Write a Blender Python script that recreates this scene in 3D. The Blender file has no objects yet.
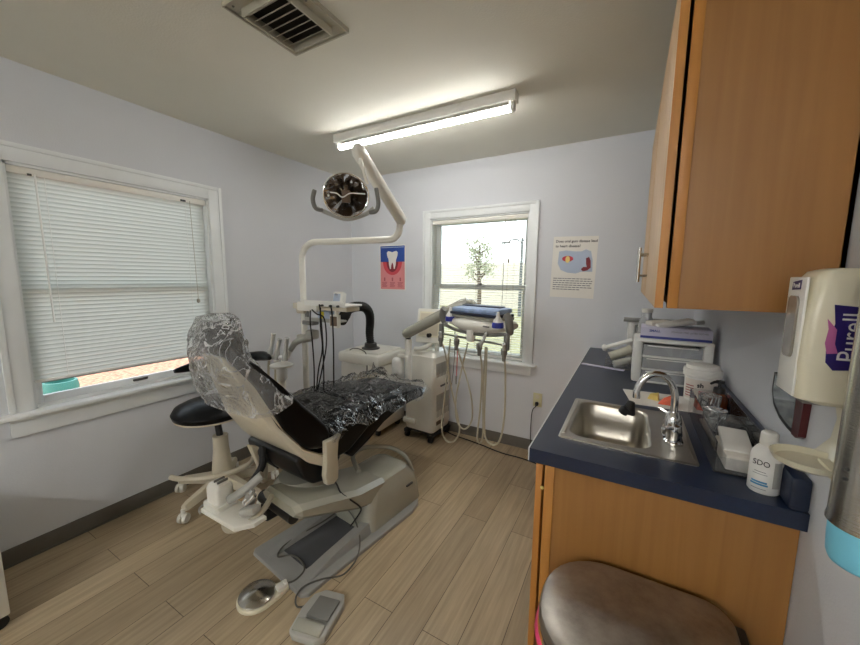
import bpy, bmesh, math, random
from mathutils import Vector, Matrix, noise

sc = bpy.context.scene
COL = sc.collection
PI = math.pi
R = math.radians

# ------------------------------------------------------------------ camera
F_PX = 353.44
YAW, PITCH, ROLL = 0.5131, -0.1254, 0.0085
cam_d = bpy.data.cameras.new('camera')
cam = bpy.data.objects.new('camera', cam_d)
COL.objects.link(cam)
cam_d.sensor_fit = 'HORIZONTAL'
cam_d.sensor_width = 36.0
cam_d.lens = F_PX / 860.0 * 36.0
cam_d.clip_start = 0.02
cam_d.clip_end = 200
_f = Vector((-math.sin(YAW) * math.cos(PITCH), math.cos(YAW) * math.cos(PITCH), math.sin(PITCH)))
_r = _f.cross(Vector((0, 0, 1))).normalized()
_u = _r.cross(_f)
_r2 = _r * math.cos(ROLL) + _u * math.sin(ROLL)
_u2 = -_r * math.sin(ROLL) + _u * math.cos(ROLL)
_m = Matrix(((_r2.x, _u2.x, -_f.x, 2.5984), (_r2.y, _u2.y, -_f.y, 0.0), (_r2.z, _u2.z, -_f.z, 1.4446), (0, 0, 0, 1)))
cam.matrix_world = _m
sc.camera = cam

# ------------------------------------------------------------------ view, world, daylight
sc.view_settings.view_transform = 'Standard'
sc.view_settings.look = 'None'
sc.view_settings.gamma = 1.0
sc.view_settings.use_curve_mapping = False
sc.view_settings.exposure = 0.78
sc.cycles.use_denoising = True
sc.cycles.max_bounces = 16
sc.cycles.diffuse_bounces = 10
sc.cycles.transparent_max_bounces = 24
sc.cycles.sample_clamp_indirect = 6.0
sc.cycles.caustics_reflective = False
sc.cycles.caustics_refractive = False
SKY = 0.34
TUBE = 33.0

W = bpy.data.worlds.new('sky')
sc.world = W
W.use_nodes = True
nt = W.node_tree
nt.nodes.clear()
out = nt.nodes.new('ShaderNodeOutputWorld')
bg = nt.nodes.new('ShaderNodeBackground')
sky = nt.nodes.new('ShaderNodeTexSky')
sky.sky_type = 'NISHITA'
sky.sun_disc = False
sky.sun_elevation = R(48)
sky.sun_rotation = R(200)
sky.dust_density = 2.0
tc = nt.nodes.new('ShaderNodeTexCoord')
mp = nt.nodes.new('ShaderNodeMapping')
mp.inputs['Scale'].default_value = (1, 1, 3)
nz = nt.nodes.new('ShaderNodeTexNoise')
nz.inputs['Scale'].default_value = 2.6
nz.inputs['Detail'].default_value = 6
rp = nt.nodes.new('ShaderNodeValToRGB')
rp.color_ramp.elements[0].position = 0.36
rp.color_ramp.elements[1].position = 0.55
mx = nt.nodes.new('ShaderNodeMixRGB')
mx.inputs['Color2'].default_value = (6.6, 6.9, 7.1, 1)
nt.links.new(tc.outputs['Generated'], mp.inputs['Vector'])
nt.links.new(mp.outputs['Vector'], nz.inputs['Vector'])
nt.links.new(nz.outputs['Fac'], rp.inputs['Fac'])
nt.links.new(rp.outputs['Color'], mx.inputs['Fac'])
nt.links.new(sky.outputs['Color'], mx.inputs['Color1'])
nt.links.new(mx.outputs['Color'], bg.inputs['Color'])
bg.inputs['Strength'].default_value = SKY
nt.links.new(bg.outputs['Background'], out.inputs['Surface'])


def portal(name, loc, rot, sx, sy):
    l = bpy.data.lights.new(name, 'AREA')
    l.shape = 'RECTANGLE'
    l.size, l.size_y = sx, sy
    l.cycles.is_portal = True
    o = bpy.data.objects.new(name, l)
    COL.objects.link(o)
    o.location = loc
    o.rotation_euler = rot


portal('daylight_portal', (-0.16, 0.985, 1.36), (0, R(-90), 0), 1.2, 0.93)
portal('daylight_portal', (1.41, 3.07, 1.36), (R(-90), 0, 0), 0.9, 1.2)


# ------------------------------------------------------------------ materials
def s2l(c):
    return tuple(((x / 255) / 12.92 if x / 255 <= 0.04045 else ((x / 255 + 0.055) / 1.055) ** 2.4) for x in c)


def new_mat(name):
    m = bpy.data.materials.new(name)
    m.use_nodes = True
    t = m.node_tree
    b = t.nodes['Principled BSDF']
    return m, t, b


def coords(t, scale=(1, 1, 1), kind='Object', rot=(0, 0, 0)):
    c = t.nodes.new('ShaderNodeTexCoord')
    p = t.nodes.new('ShaderNodeMapping')
    p.inputs['Scale'].default_value = scale
    p.inputs['Rotation'].default_value = rot
    t.links.new(c.outputs[kind], p.inputs['Vector'])
    return p.outputs['Vector']


def mat(name, rgb, rough=0.5, metal=0.0, var=0.05, nscale=8.0, bump=0.0, bscale=60.0, spec=0.5, coat=0.0, scale=(1, 1, 1), trans=0.0, alpha=1.0, sss=0.0):
    """principled surface with a little procedural variation; rgb in sRGB 0-255"""
    m, t, b = new_mat(name)
    c = s2l(rgb)
    v = coords(t, scale)
    n = t.nodes.new('ShaderNodeTexNoise')
    n.inputs['Scale'].default_value = nscale
    n.inputs['Detail'].default_value = 4
    t.links.new(v, n.inputs['Vector'])
    r = t.nodes.new('ShaderNodeValToRGB')
    r.color_ramp.elements[0].position = 0.3
    r.color_ramp.elements[1].position = 0.7
    r.color_ramp.elements[0].color = tuple(x * (1 - var) for x in c) + (1,)
    r.color_ramp.elements[1].color = tuple(min(1, x * (1 + var)) for x in c) + (1,)
    t.links.new(n.outputs['Fac'], r.inputs['Fac'])
    t.links.new(r.outputs['Color'], b.inputs['Base Color'])
    b.inputs['Roughness'].default_value = rough
    b.inputs['Metallic'].default_value = metal
    b.inputs['Specular IOR Level'].default_value = spec
    b.inputs['Coat Weight'].default_value = coat
    b.inputs['Transmission Weight'].default_value = trans
    b.inputs['Alpha'].default_value = alpha
    if bump:
        n2 = t.nodes.new('ShaderNodeTexNoise')
        n2.inputs['Scale'].default_value = bscale
        n2.inputs['Detail'].default_value = 3
        t.links.new(v, n2.inputs['Vector'])
        bp = t.nodes.new('ShaderNodeBump')
        bp.inputs['Strength'].default_value = bump
        bp.inputs['Distance'].default_value = 0.01
        t.links.new(n2.outputs['Fac'], bp.inputs['Height'])
        t.links.new(bp.outputs['Normal'], b.inputs['Normal'])
    return m


def clear_film(name, tint=(0.93, 0.95, 0.96), amount=0.78, rough=0.1, bump=1.0, bscale=25.0, frost=0.0, crease_glint=0.35):
    """thin clear plastic: see-through, with white glint lines painted into its colour"""
    m, t, b = new_mat(name)
    t.nodes.remove(b)
    o = t.nodes['Material Output']
    tr = t.nodes.new('ShaderNodeBsdfTransparent')
    tr.inputs['Color'].default_value = tint + (1,)
    gl = t.nodes.new('ShaderNodeBsdfGlossy')
    gl.inputs['Roughness'].default_value = rough
    gl.inputs['Color'].default_value = (1, 1, 1, 1)
    df = t.nodes.new('ShaderNodeBsdfDiffuse')
    df.inputs['Color'].default_value = (0.8, 0.82, 0.83, 1)
    v = coords(t)
    w = t.nodes.new('ShaderNodeTexNoise')
    w.inputs['Scale'].default_value = bscale
    w.inputs['Detail'].default_value = 4
    w.inputs['Distortion'].default_value = 1.2
    t.links.new(v, w.inputs['Vector'])
    vo = t.nodes.new('ShaderNodeTexVoronoi')
    vo.inputs['Scale'].default_value = bscale * 1.3
    wa = t.nodes.new('ShaderNodeVectorMath')
    wa.operation = 'MULTIPLY_ADD'
    wa.inputs[1].default_value = (0.25, 0.25, 0.25)
    t.links.new(w.outputs['Color'], wa.inputs[0])
    t.links.new(v, wa.inputs[2])
    t.links.new(wa.outputs['Vector'], vo.inputs['Vector'])
    bp = t.nodes.new('ShaderNodeBump')
    bp.inputs['Strength'].default_value = bump
    bp.inputs['Distance'].default_value = 0.03
    t.links.new(vo.outputs['Distance'], bp.inputs['Height'])
    t.links.new(bp.outputs['Normal'], gl.inputs['Normal'])
    fr = t.nodes.new('ShaderNodeFresnel')
    fr.inputs['IOR'].default_value = 1.38
    t.links.new(bp.outputs['Normal'], fr.inputs['Normal'])
    # painted glints: white diffuse lines along narrow bands of a distorted noise
    r = t.nodes.new('ShaderNodeValToRGB')
    e = r.color_ramp.elements
    e[0].position = 0.475
    e[0].color = (0, 0, 0, 1)
    e[1].position = 0.5
    e[1].color = (1, 1, 1, 1)
    k = e.new(0.525)
    k.color = (0, 0, 0, 1)
    t.links.new(w.outputs['Fac'], r.inputs['Fac'])
    ml = t.nodes.new('ShaderNodeMath')
    ml.operation = 'MULTIPLY_ADD'
    ml.inputs[1].default_value = crease_glint
    ml.inputs[2].default_value = frost
    t.links.new(r.outputs['Color'], ml.inputs[0])
    m1 = t.nodes.new('ShaderNodeMixShader')
    t.links.new(ml.outputs['Value'], m1.inputs['Fac'])
    t.links.new(tr.outputs['BSDF'], m1.inputs[1])
    t.links.new(df.outputs['BSDF'], m1.inputs[2])
    ad = t.nodes.new('ShaderNodeMath')
    ad.operation = 'ADD'
    ad.use_clamp = True
    ad.inputs[1].default_value = 1 - amount - 0.12
    t.links.new(fr.outputs['Fac'], ad.inputs[0])
    m2 = t.nodes.new('ShaderNodeMixShader')
    t.links.new(ad.outputs['Value'], m2.inputs['Fac'])
    t.links.new(m1.outputs['Shader'], m2.inputs[1])
    t.links.new(gl.outputs['BSDF'], m2.inputs[2])
    t.links.new(m2.outputs['Shader'], o.inputs['Surface'])
    return m


def brushed(name, rgb, rough=0.32, scale=(1, 1, 80), smudge=0.1):
    m, t, b = new_mat(name)
    c = s2l(rgb)
    v = coords(t, scale)
    n = t.nodes.new('ShaderNodeTexNoise')
    n.inputs['Scale'].default_value = 6
    n.inputs['Detail'].default_value = 3
    t.links.new(v, n.inputs['Vector'])
    n2 = t.nodes.new('ShaderNodeTexNoise')
    n2.inputs['Scale'].default_value = 16
    n2.inputs['Detail'].default_value = 8
    n2.inputs['Roughness'].default_value = 0.7
    t.links.new(coords(t), n2.inputs['Vector'])
    mr = t.nodes.new('ShaderNodeMapRange')
    mr.inputs['To Min'].default_value = rough - smudge
    mr.inputs['To Max'].default_value = rough + smudge * 1.6
    t.links.new(n2.outputs['Fac'], mr.inputs['Value'])
    t.links.new(mr.outputs['Result'], b.inputs['Roughness'])
    rc_ = t.nodes.new('ShaderNodeValToRGB')
    rc_.color_ramp.elements[0].position = 0.35
    rc_.color_ramp.elements[1].position = 0.65
    k_ = 1 - smudge * 1.6
    rc_.color_ramp.elements[0].color = tuple(x * k_ for x in c) + (1,)
    rc_.color_ramp.elements[1].color = c + (1,)
    t.links.new(n2.outputs['Fac'], rc_.inputs['Fac'])
    t.links.new(rc_.outputs['Color'], b.inputs['Base Color'])
    b.inputs['Metallic'].default_value = 1.0
    bp = t.nodes.new('ShaderNodeBump')
    bp.inputs['Strength'].default_value = 0.12
    bp.inputs['Distance'].default_value = 0.002
    t.links.new(n.outputs['Fac'], bp.inputs['Height'])
    t.links.new(bp.outputs['Normal'], b.inputs['Normal'])
    return m


def wood(name, rgb, rgb2, axis='Z', rough=0.42):
    m, t, b = new_mat(name)
    sc_ = {'Z': (28, 28, 1.3), 'Y': (28, 1.3, 28), 'X': (1.3, 28, 28)}[axis]
    v = coords(t, sc_)
    n = t.nodes.new('ShaderNodeTexNoise')
    n.inputs['Scale'].default_value = 1.4
    n.inputs['Detail'].default_value = 6
    n.inputs['Distortion'].default_value = 0.6
    t.links.new(v, n.inputs['Vector'])
    r = t.nodes.new('ShaderNodeValToRGB')
    r.color_ramp.elements[0].position = 0.35
    r.color_ramp.elements[1].position = 0.68
    r.color_ramp.elements[0].color = s2l(rgb) + (1,)
    r.color_ramp.elements[1].color = s2l(rgb2) + (1,)
    t.links.new(n.outputs['Fac'], r.inputs['Fac'])
    t.links.new(r.outputs['Color'], b.inputs['Base Color'])
    b.inputs['Roughness'].default_value = rough
    bp = t.nodes.new('ShaderNodeBump')
    bp.inputs['Strength'].default_value = 0.05
    bp.inputs['Distance'].default_value = 0.003
    t.links.new(n.outputs['Fac'], bp.inputs['Height'])
    t.links.new(bp.outputs['Normal'], b.inputs['Normal'])
    return m


def floor_mat():
    m, t, b = new_mat('vinyl_plank')
    tcn = t.nodes.new('ShaderNodeTexCoord')
    sp = t.nodes.new('ShaderNodeSeparateXYZ')
    t.links.new(tcn.outputs['Object'], sp.inputs[0])
    cb = t.nodes.new('ShaderNodeCombineXYZ')
    t.links.new(sp.outputs['Y'], cb.inputs['X'])
    t.links.new(sp.outputs['X'], cb.inputs['Y'])
    br = t.nodes.new('ShaderNodeTexBrick')
    br.offset = 0.38
    br.offset_frequency = 2
    br.squash = 1
    br.inputs['Color1'].default_value = s2l((186, 169, 140)) + (1,)
    br.inputs['Color2'].default_value = s2l((168, 151, 124)) + (1,)
    br.inputs['Mortar'].default_value = s2l((92, 78, 60)) + (1,)
    br.inputs['Scale'].default_value = 1
    br.inputs['Mortar Size'].default_value = 0.0016
    br.inputs['Mortar Smooth'].default_value = 0.3
    br.inputs['Brick Width'].default_value = 1.21
    br.inputs['Row Height'].default_value = 0.152
    t.links.new(cb.outputs[0], br.inputs['Vector'])
    v = coords(t, (34, 1.6, 1))
    n = t.nodes.new('ShaderNodeTexNoise')
    n.inputs['Scale'].default_value = 1.6
    n.inputs['Detail'].default_value = 8
    n.inputs['Roughness'].default_value = 0.62
    t.links.new(v, n.inputs['Vector'])
    r = t.nodes.new('ShaderNodeValToRGB')
    r.color_ramp.elements[0].position = 0.28
    r.color_ramp.elements[0].color = (0.66, 0.64, 0.62, 1)
    r.color_ramp.elements[1].position = 0.72
    r.color_ramp.elements[1].color = (1.14, 1.12, 1.1, 1)
    t.links.new(n.outputs['Fac'], r.inputs['Fac'])
    mm = t.nodes.new('ShaderNodeMixRGB')
    mm.blend_type = 'MULTIPLY'
    mm.inputs['Fac'].default_value = 0.85
    t.links.new(br.outputs['Color'], mm.inputs['Color1'])
    t.links.new(r.outputs['Color'], mm.inputs['Color2'])
    t.links.new(mm.outputs['Color'], b.inputs['Base Color'])
    b.inputs['Roughness'].default_value = 0.34
    b.inputs['Specular IOR Level'].default_value = 0.5
    bp = t.nodes.new('ShaderNodeBump')
    bp.inputs['Strength'].default_value = 0.25
    bp.inputs['Distance'].default_value = 0.002
    t.links.new(n.outputs['Fac'], bp.inputs['Height'])
    t.links.new(bp.outputs['Normal'], b.inputs['Normal'])
    return m


def emit(name, rgb, strength):
    m, t, b = new_mat(name)
    b.inputs['Base Color'].default_value = (0.9, 0.9, 0.9, 1)
    b.inputs['Emission Color'].default_value = rgb + (1,)
    b.inputs['Emission Strength'].default_value = strength
    return m


def slat_mat(name, rgb):
    m, t, b = new_mat(name)
    o = t.nodes['Material Output']
    b.inputs['Base Color'].default_value = s2l(rgb) + (1,)
    b.inputs['Roughness'].default_value = 0.4
    tl = t.nodes.new('ShaderNodeBsdfTranslucent')
    tl.inputs['Color'].default_value = (0.75, 0.8, 0.78, 1)
    mx = t.nodes.new('ShaderNodeMixShader')
    mx.inputs['Fac'].default_value = 0.28
    t.links.new(b.outputs['BSDF'], mx.inputs[1])
    t.links.new(tl.outputs['BSDF'], mx.inputs[2])
    t.links.new(mx.outputs['Shader'], o.inputs['Surface'])
    return m


def glass_mat(name, tint=(0.95, 0.97, 0.96)):
    m, t, b = new_mat(name)
    t.nodes.remove(b)
    o = t.nodes['Material Output']
    tr = t.nodes.new('ShaderNodeBsdfTransparent')
    tr.inputs['Color'].default_value = tint + (1,)
    gl = t.nodes.new('ShaderNodeBsdfGlossy')
    gl.inputs['Roughness'].default_value = 0.02
    fr = t.nodes.new('ShaderNodeFresnel')
    fr.inputs['IOR'].default_value = 1.45
    mx = t.nodes.new('ShaderNodeMixShader')
    t.links.new(fr.outputs['Fac'], mx.inputs['Fac'])
    t.links.new(tr.outputs['BSDF'], mx.inputs[1])
    t.links.new(gl.outputs['BSDF'], mx.inputs[2])
    t.links.new(mx.outputs['Shader'], o.inputs['Surface'])
    return m


M = {
    'wall': mat('wall_paint', (208, 211, 216), 0.75, var=0.015, nscale=3, bump=0.08, bscale=180),
    'ceiling': mat('ceiling_paint', (222, 221, 210), 0.85, var=0.02, nscale=3, bump=0.15, bscale=120),
    'trim': mat('white_trim', (226, 230, 231), 0.4, var=0.02),
    'base': mat('grey_vinyl_base', (98, 94, 86), 0.5, var=0.05, nscale=4),
    'floor': floor_mat(),
    'cream': mat('cream_plastic', (206, 198, 178), 0.35, var=0.03, coat=0.15),
    'cream2': mat('pale_cream_enamel', (228, 227, 219), 0.3, var=0.03, coat=0.2),
    'ivory': mat('ivory_plastic', (226, 221, 198), 0.28, var=0.02, coat=0.3),
    'white': mat('white_plastic', (232, 232, 228), 0.35, var=0.02),
    'offwhite': mat('off_white_metal', (226, 225, 219), 0.4, var=0.03),
    'grey': mat('light_grey_plastic', (168, 168, 162), 0.4, var=0.04),
    'mgrey': mat('mid_grey_plastic', (120, 120, 116), 0.45, var=0.04),
    'dgrey': mat('dark_grey_plastic', (62, 62, 62), 0.4, var=0.05),
    'putty': mat('putty_grey_enamel', (164, 164, 152), 0.22, var=0.03, coat=0.5),
    'black': mat('black_plastic', (22, 22, 23), 0.4, var=0.1),
    'vinyl': mat('black_vinyl', (9, 10, 12), 0.34, var=0.08, bump=0.05, bscale=260, spec=0.22, coat=0.03),
    'rubber': mat('black_rubber', (18, 18, 18), 0.65, var=0.1),
    'chrome': mat('chrome', (225, 225, 225), 0.08, metal=1.0, var=0.02),
    'steel': brushed('brushed_steel', (190, 186, 178), 0.2, smudge=0.04),
    'sink': brushed('sink_steel', (186, 181, 170), 0.3, scale=(60, 1, 1), smudge=0.03),
    'lid': brushed('smudged_steel', (180, 174, 166), 0.36, scale=(1, 60, 1), smudge=0.22),
    'navy': mat('navy_laminate', (22, 35, 60), 0.3, var=0.12, nscale=120),
    'wood': wood('maple_veneer', (143, 99, 48), (153, 108, 55)),
    'wood_lite': wood('maple_door', (196, 160, 116), (208, 174, 132)),
    'wood_edge': wood('maple_edge', (176, 118, 52), (190, 132, 62)),
    'slat': slat_mat('blind_slat', (226, 230, 226)),
    'slat2': slat_mat('blind_slat_open', (222, 220, 208)),
    'glass': glass_mat('window_glass'),
    'tube': emit('lamp_tube', (1.0, 0.97, 0.93), TUBE),
    'film': clear_film('clear_plastic_sheet', amount=0.9, rough=0.10, bscale=11, frost=0.0, crease_glint=0.35, bump=1.0, tint=(0.97, 0.98, 0.98)),
    'film2': clear_film('clear_plastic_wrap', amount=0.88, rough=0.12, bscale=9, frost=0.15, crease_glint=0.55, bump=1.0, tint=(0.98, 0.99, 0.99)),
    'acrylic': clear_film('clear_acrylic', amount=0.86, rough=0.05, bump=0.02, bscale=3, frost=0.05, crease_glint=0.0, tint=(0.985, 0.99, 0.99)),
    'drawer': clear_film('frosted_drawer', amount=0.85, rough=0.2, bump=0.1, bscale=6, frost=0.42, crease_glint=0.05, tint=(0.75, 0.8, 0.84)),
    'amber': mat('amber_liquid', (96, 44, 14), 0.12, var=0.2, spec=0.6),
    'paper': mat('white_paper', (228, 226, 220), 0.8, var=0.02),
    'napkin': mat('napkin_paper', (226, 220, 210), 0.9, var=0.03, bump=0.3, bscale=80),
    'pink': mat('pink_print', (214, 138, 140), 0.6, var=0.03),
    'dpink': mat('rose_print', (200, 68, 78), 0.6, var=0.03),
    'maroon': mat('maroon_print', (120, 30, 44), 0.6, var=0.03),
    'blue': mat('blue_print', (36, 72, 150), 0.6, var=0.03),
    'bluec': mat('blue_clip', (48, 58, 158), 0.4, var=0.03),
    'purple': mat('navy_purple_logo', (38, 26, 100), 0.35, var=0.03),
    'orchid': mat('orchid_logo', (186, 104, 158), 0.35, var=0.03),
    'lblue': mat('pale_blue_print', (178, 192, 212), 0.6, var=0.05),
    'sky_blue': mat('light_blue_cup', (120, 200, 226), 0.45, var=0.03),
    'ink': mat('ink', (40, 40, 46), 0.6, var=0.02),
    'greyink': mat('grey_ink', (120, 120, 124), 0.6, var=0.02),
    'roseink': mat('rose_ink', (170, 84, 92), 0.6, var=0.02),
    'blueink': mat('blue_label_ink', (70, 140, 180), 0.5, var=0.1),
    'yellow': mat('yellow_label', (220, 200, 40), 0.5, var=0.05),
    'brown': mat('brown_panel', (104, 84, 66), 0.5, var=0.1),
    'orange': mat('orange_red_plastic', (226, 92, 52), 0.4, var=0.08),
    'lyellow': mat('pale_yellow_plastic', (230, 206, 120), 0.4, var=0.08),
    'hotpink': mat('hot_pink_bag', (226, 70, 120), 0.4, var=0.08),
    'outlet': mat('almond_outlet', (206, 200, 160), 0.4, var=0.03),
    'beige_hose': mat('beige_hose', (178, 172, 152), 0.45, var=0.04),
    'cord': mat('grey_cord', (88, 86, 80), 0.5, var=0.04),
    'lcord': mat('pale_cord', (172, 166, 150), 0.5, var=0.04),
    'basegrey': mat('grey_metallic_base', (152, 153, 150), 0.28, var=0.03, coat=0.3),
    'basedark': mat('dark_smoke_panel', (84, 86, 90), 0.2, var=0.05, coat=0.5),
    'glovebox': mat('lilac_carton', (196, 194, 214), 0.5, var=0.03),
    'bluestripe': mat('blue_stripe', (52, 64, 140), 0.5, var=0.03),
    'wrap': mat('blue_sterile_wrap', (150, 172, 208), 0.45, var=0.2, nscale=20, bump=0.3, bscale=30),
    'wrapdark': mat('dark_tray', (36, 42, 62), 0.35, var=0.1),
    'darkred': mat('dark_red_plastic', (74, 16, 20), 0.3, var=0.1),
    'mirror': mat('mirror', (190, 200, 204), 0.12, metal=0.65, var=0.3, nscale=14),
    'smoke': mat('smoky_window', (128, 122, 112), 0.15, var=0.15, nscale=20, coat=0.5),
    'vent': mat('vent_enamel', (176, 173, 158), 0.5, var=0.04),
    'ventdark': mat('vent_inside', (46, 44, 40), 0.7, var=0.05),
    'teal': mat('teal_paint', (60, 128, 118), 0.5, var=0.1),
    'leaf_ground': mat('autumn_litter', (196, 140, 112), 0.9, var=0.55, nscale=14),
    'grass': mat('dry_grass', (158, 156, 118), 0.95, var=0.2, nscale=1.5),
    'bark': mat('bark', (92, 80, 66), 0.9, var=0.2),
    'leaves': mat('foliage', (150, 156, 128), 0.8, var=0.3),
    'hedge': mat('hedge_leaves', (96, 98, 72), 0.9, var=0.25, nscale=2),
    'concrete': mat('pale_wall', (196, 190, 176), 0.8, var=0.06),
    'lampgrey': mat('street_lamp_grey', (86, 90, 90), 0.5, var=0.05),
    'handpiece': mat('satin_silver', (206, 208, 206), 0.2, metal=0.25, var=0.04),
}


# ------------------------------------------------------------------ mesh helpers
class MB:
    """collects shapes and links them as one mesh object"""

    def __init__(self, mtx=None):
        self.bm = bmesh.new()
        self.m = mtx or Matrix.Identity(4)

    def _add(self, verts, faces, smooth=False):
        vs = [self.bm.verts.new(self.m @ Vector(v)) for v in verts]
        fs = []
        for f in faces:
            try:
                q = self.bm.faces.new([vs[i] for i in f])
                q.smooth = smooth
                fs.append(q)
            except ValueError:
                pass
        return vs, fs

    def box(self, c, s, bev=0.0, rot=None, seg=2):
        t = bmesh.new()
        bmesh.ops.create_cube(t, size=1.0)
        for v in t.verts:
            v.co = Vector((v.co.x * s[0], v.co.y * s[1], v.co.z * s[2]))
        if bev:
            bmesh.ops.bevel(t, geom=t.edges[:] + t.verts[:], offset=min(bev, min(s) * 0.49), segments=seg, affect='EDGES', profile=0.5)
        mt = Matrix.Translation(Vector(c))
        if rot:
            from mathutils import Euler
            mt = mt @ Euler(rot).to_matrix().to_4x4()
        self._merge(t, mt, bev > 0)
        return self

    def bb(self, x0, x1, y0, y1, z0, z1, bev=0.0):
        return self.box(((x0 + x1) / 2, (y0 + y1) / 2, (z0 + z1) / 2), (abs(x1 - x0), abs(y1 - y0), abs(z1 - z0)), bev)

    def _merge(self, t, mt, smooth=False):
        t.verts.index_update()
        vs = [self.bm.verts.new(self.m @ (mt @ v.co)) for v in t.verts]
        for f in t.faces:
            try:
                q = self.bm.faces.new([vs[v.index] for v in f.verts])
                q.smooth = smooth
            except ValueError:
                pass
        t.free()

    def wprism(self, pts, bev=0.012, seg=3, cx=0.0):
        """profile in (y, z) with half width w per point, spread along x"""
        t = bmesh.new()
        n = len(pts)
        a = [t.verts.new((cx - p[2], p[0], p[1])) for p in pts]
        b = [t.verts.new((cx + p[2], p[0], p[1])) for p in pts]
        t.faces.new(a)
        t.faces.new(b[::-1])
        for i in range(n):
            j = (i + 1) % n
            t.faces.new((a[j], a[i], b[i], b[j]))
        bmesh.ops.recalc_face_normals(t, faces=t.faces[:])
        if bev:
            bmesh.ops.bevel(t, geom=t.edges[:], offset=bev, segments=seg, affect='EDGES', profile=0.5, clamp_overlap=True)
        self._merge(t, Matrix.Identity(4), True)
        return self

    def plate(self, outline, z0, z1, bev=0.0):
        """outline in (x, y) extruded in z"""
        t = bmesh.new()
        a = [t.verts.new((x, y, z0)) for x, y in outline]
        b = [t.verts.new((x, y, z1)) for x, y in outline]
        t.faces.new(a[::-1])
        top = t.faces.new(b)
        n = len(outline)
        for i in range(n):
            j = (i + 1) % n
            t.faces.new((a[i], a[j], b[j], b[i]))
        bmesh.ops.recalc_face_normals(t, faces=t.faces[:])
        if bev:
            bmesh.ops.bevel(t, geom=[e for e in t.edges if all(abs(v.co.z - z1) < 1e-6 for v in e.verts)], offset=bev, segments=3, affect='EDGES', profile=0.5)
        self._merge(t, Matrix.Identity(4), bev > 0)
        return self

    def cyl(self, p0, p1, r0, r1=None, n=20, caps=True):
        return self.tube([p0, p1], [r0, r0 if r1 is None else r1], n, caps)

    def tube(self, pts, r, n=10, caps=True, flat=1.0):
        pts = [Vector(p) for p in pts]
        rr = r if isinstance(r, (list, tuple)) else [r] * len(pts)
        rings = []
        d = (pts[1] - pts[0]).normalized()
        up = Vector((0, 0, 1)) if abs(d.z) < 0.9 else Vector((1, 0, 0))
        a = d.cross(up).normalized()
        for i, p in enumerate(pts):
            if i == 0:
                d = pts[1] - pts[0]
            elif i == len(pts) - 1:
                d = pts[-1] - pts[-2]
            else:
                d = (pts[i + 1] - pts[i]).normalized() + (pts[i] - pts[i - 1]).normalized()
            if d.length < 1e-9:
                d = pts[i] - pts[i - 1]
            d.normalize()
            a = (a - d * a.dot(d))
            if a.length < 1e-6:
                a = d.orthogonal()
            a.normalize()
            b = d.cross(a)
            rings.append([p + (a * math.cos(2 * PI * k / n) + b * math.sin(2 * PI * k / n) * flat) * rr[i] for k in range(n)])
        self.loft(rings, caps)
        return self

    def loft(self, rings, caps=True, closed=True, smooth=True):
        n = len(rings[0])
        verts = [v for r in rings for v in r]
        faces = []
        for i in range(len(rings) - 1):
            for k in range(n if closed else n - 1):
                k2 = (k + 1) % n
                faces.append((i * n + k, i * n + k2, (i + 1) * n + k2, (i + 1) * n + k))
        vs, fs = self._add(verts, faces, smooth)
        if caps and closed:
            for ring in (vs[:n][::-1], vs[-n:]):
                try:
                    self.bm.faces.new(ring)
                except ValueError:
                    pass
        return self

    def lathe(self, prof, c=(0, 0, 0), n=32, axis=None, sx=1.0, sy=1.0, caps=True):
        """prof: (radius, height); revolved about z through c, or about axis"""
        q = Matrix.Identity(4)
        if axis is not None:
            q = Vector((0, 0, 1)).rotation_difference(Vector(axis).normalized()).to_matrix().to_4x4()
        c = Vector(c)
        rings = []
        for r, h in prof:
            r = max(r, 1e-4)
            rings.append([c + (q @ Vector((r * sx * math.cos(2 * PI * k / n), r * sy * math.sin(2 * PI * k / n), h))) for k in range(n)])
        self.loft(rings, caps)
        return self

    def ball(self, c, r, n=16):
        k = 10
        self.lathe([(r[0] * math.sin(PI * i / k) if True else 0, -r[2] * math.cos(PI * i / k)) for i in range(k + 1)], c, n, sx=1, sy=r[1] / r[0])
        return self

    def grid(self, fn, nu, nv, smooth=True):
        verts = [fn(i / nu, j / nv) for j in range(nv + 1) for i in range(nu + 1)]
        faces = [(j * (nu + 1) + i, j * (nu + 1) + i + 1, (j + 1) * (nu + 1) + i + 1, (j + 1) * (nu + 1) + i) for j in range(nv) for i in range(nu)]
        self._add(verts, faces, smooth)
        return self

    def build(self, name, material, parent=None, sharp=35, label=None):
        me = bpy.data.meshes.new(name)
        bmesh.ops.recalc_face_normals(self.bm, faces=self.bm.faces[:])
        org = Vector((0, 0, 0))
        p = parent
        while p is not None:
            org += p.location
            p = p.parent
        if parent is None:
            # origin at the base of the thing
            zs = min(v.co.z for v in self.bm.verts)
            cx = sum(v.co.x for v in self.bm.verts) / len(self.bm.verts)
            cy = sum(v.co.y for v in self.bm.verts) / len(self.bm.verts)
            org = Vector((cx, cy, zs))
        for v in self.bm.verts:
            v.co -= org
        self.bm.to_mesh(me)
        self.bm.free()
        me.materials.append(M[material] if isinstance(material, str) else material)
        if sharp and any(f.use_smooth for f in me.polygons):
            try:
                me.set_sharp_from_angle(angle=R(sharp))
            except Exception:
                pass
        o = bpy.data.objects.new(name, me)
        COL.objects.link(o)
        if parent is None:
            o.location = org
        else:
            o.parent = parent
        if label:
            o['label'] = label
        return o


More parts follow.
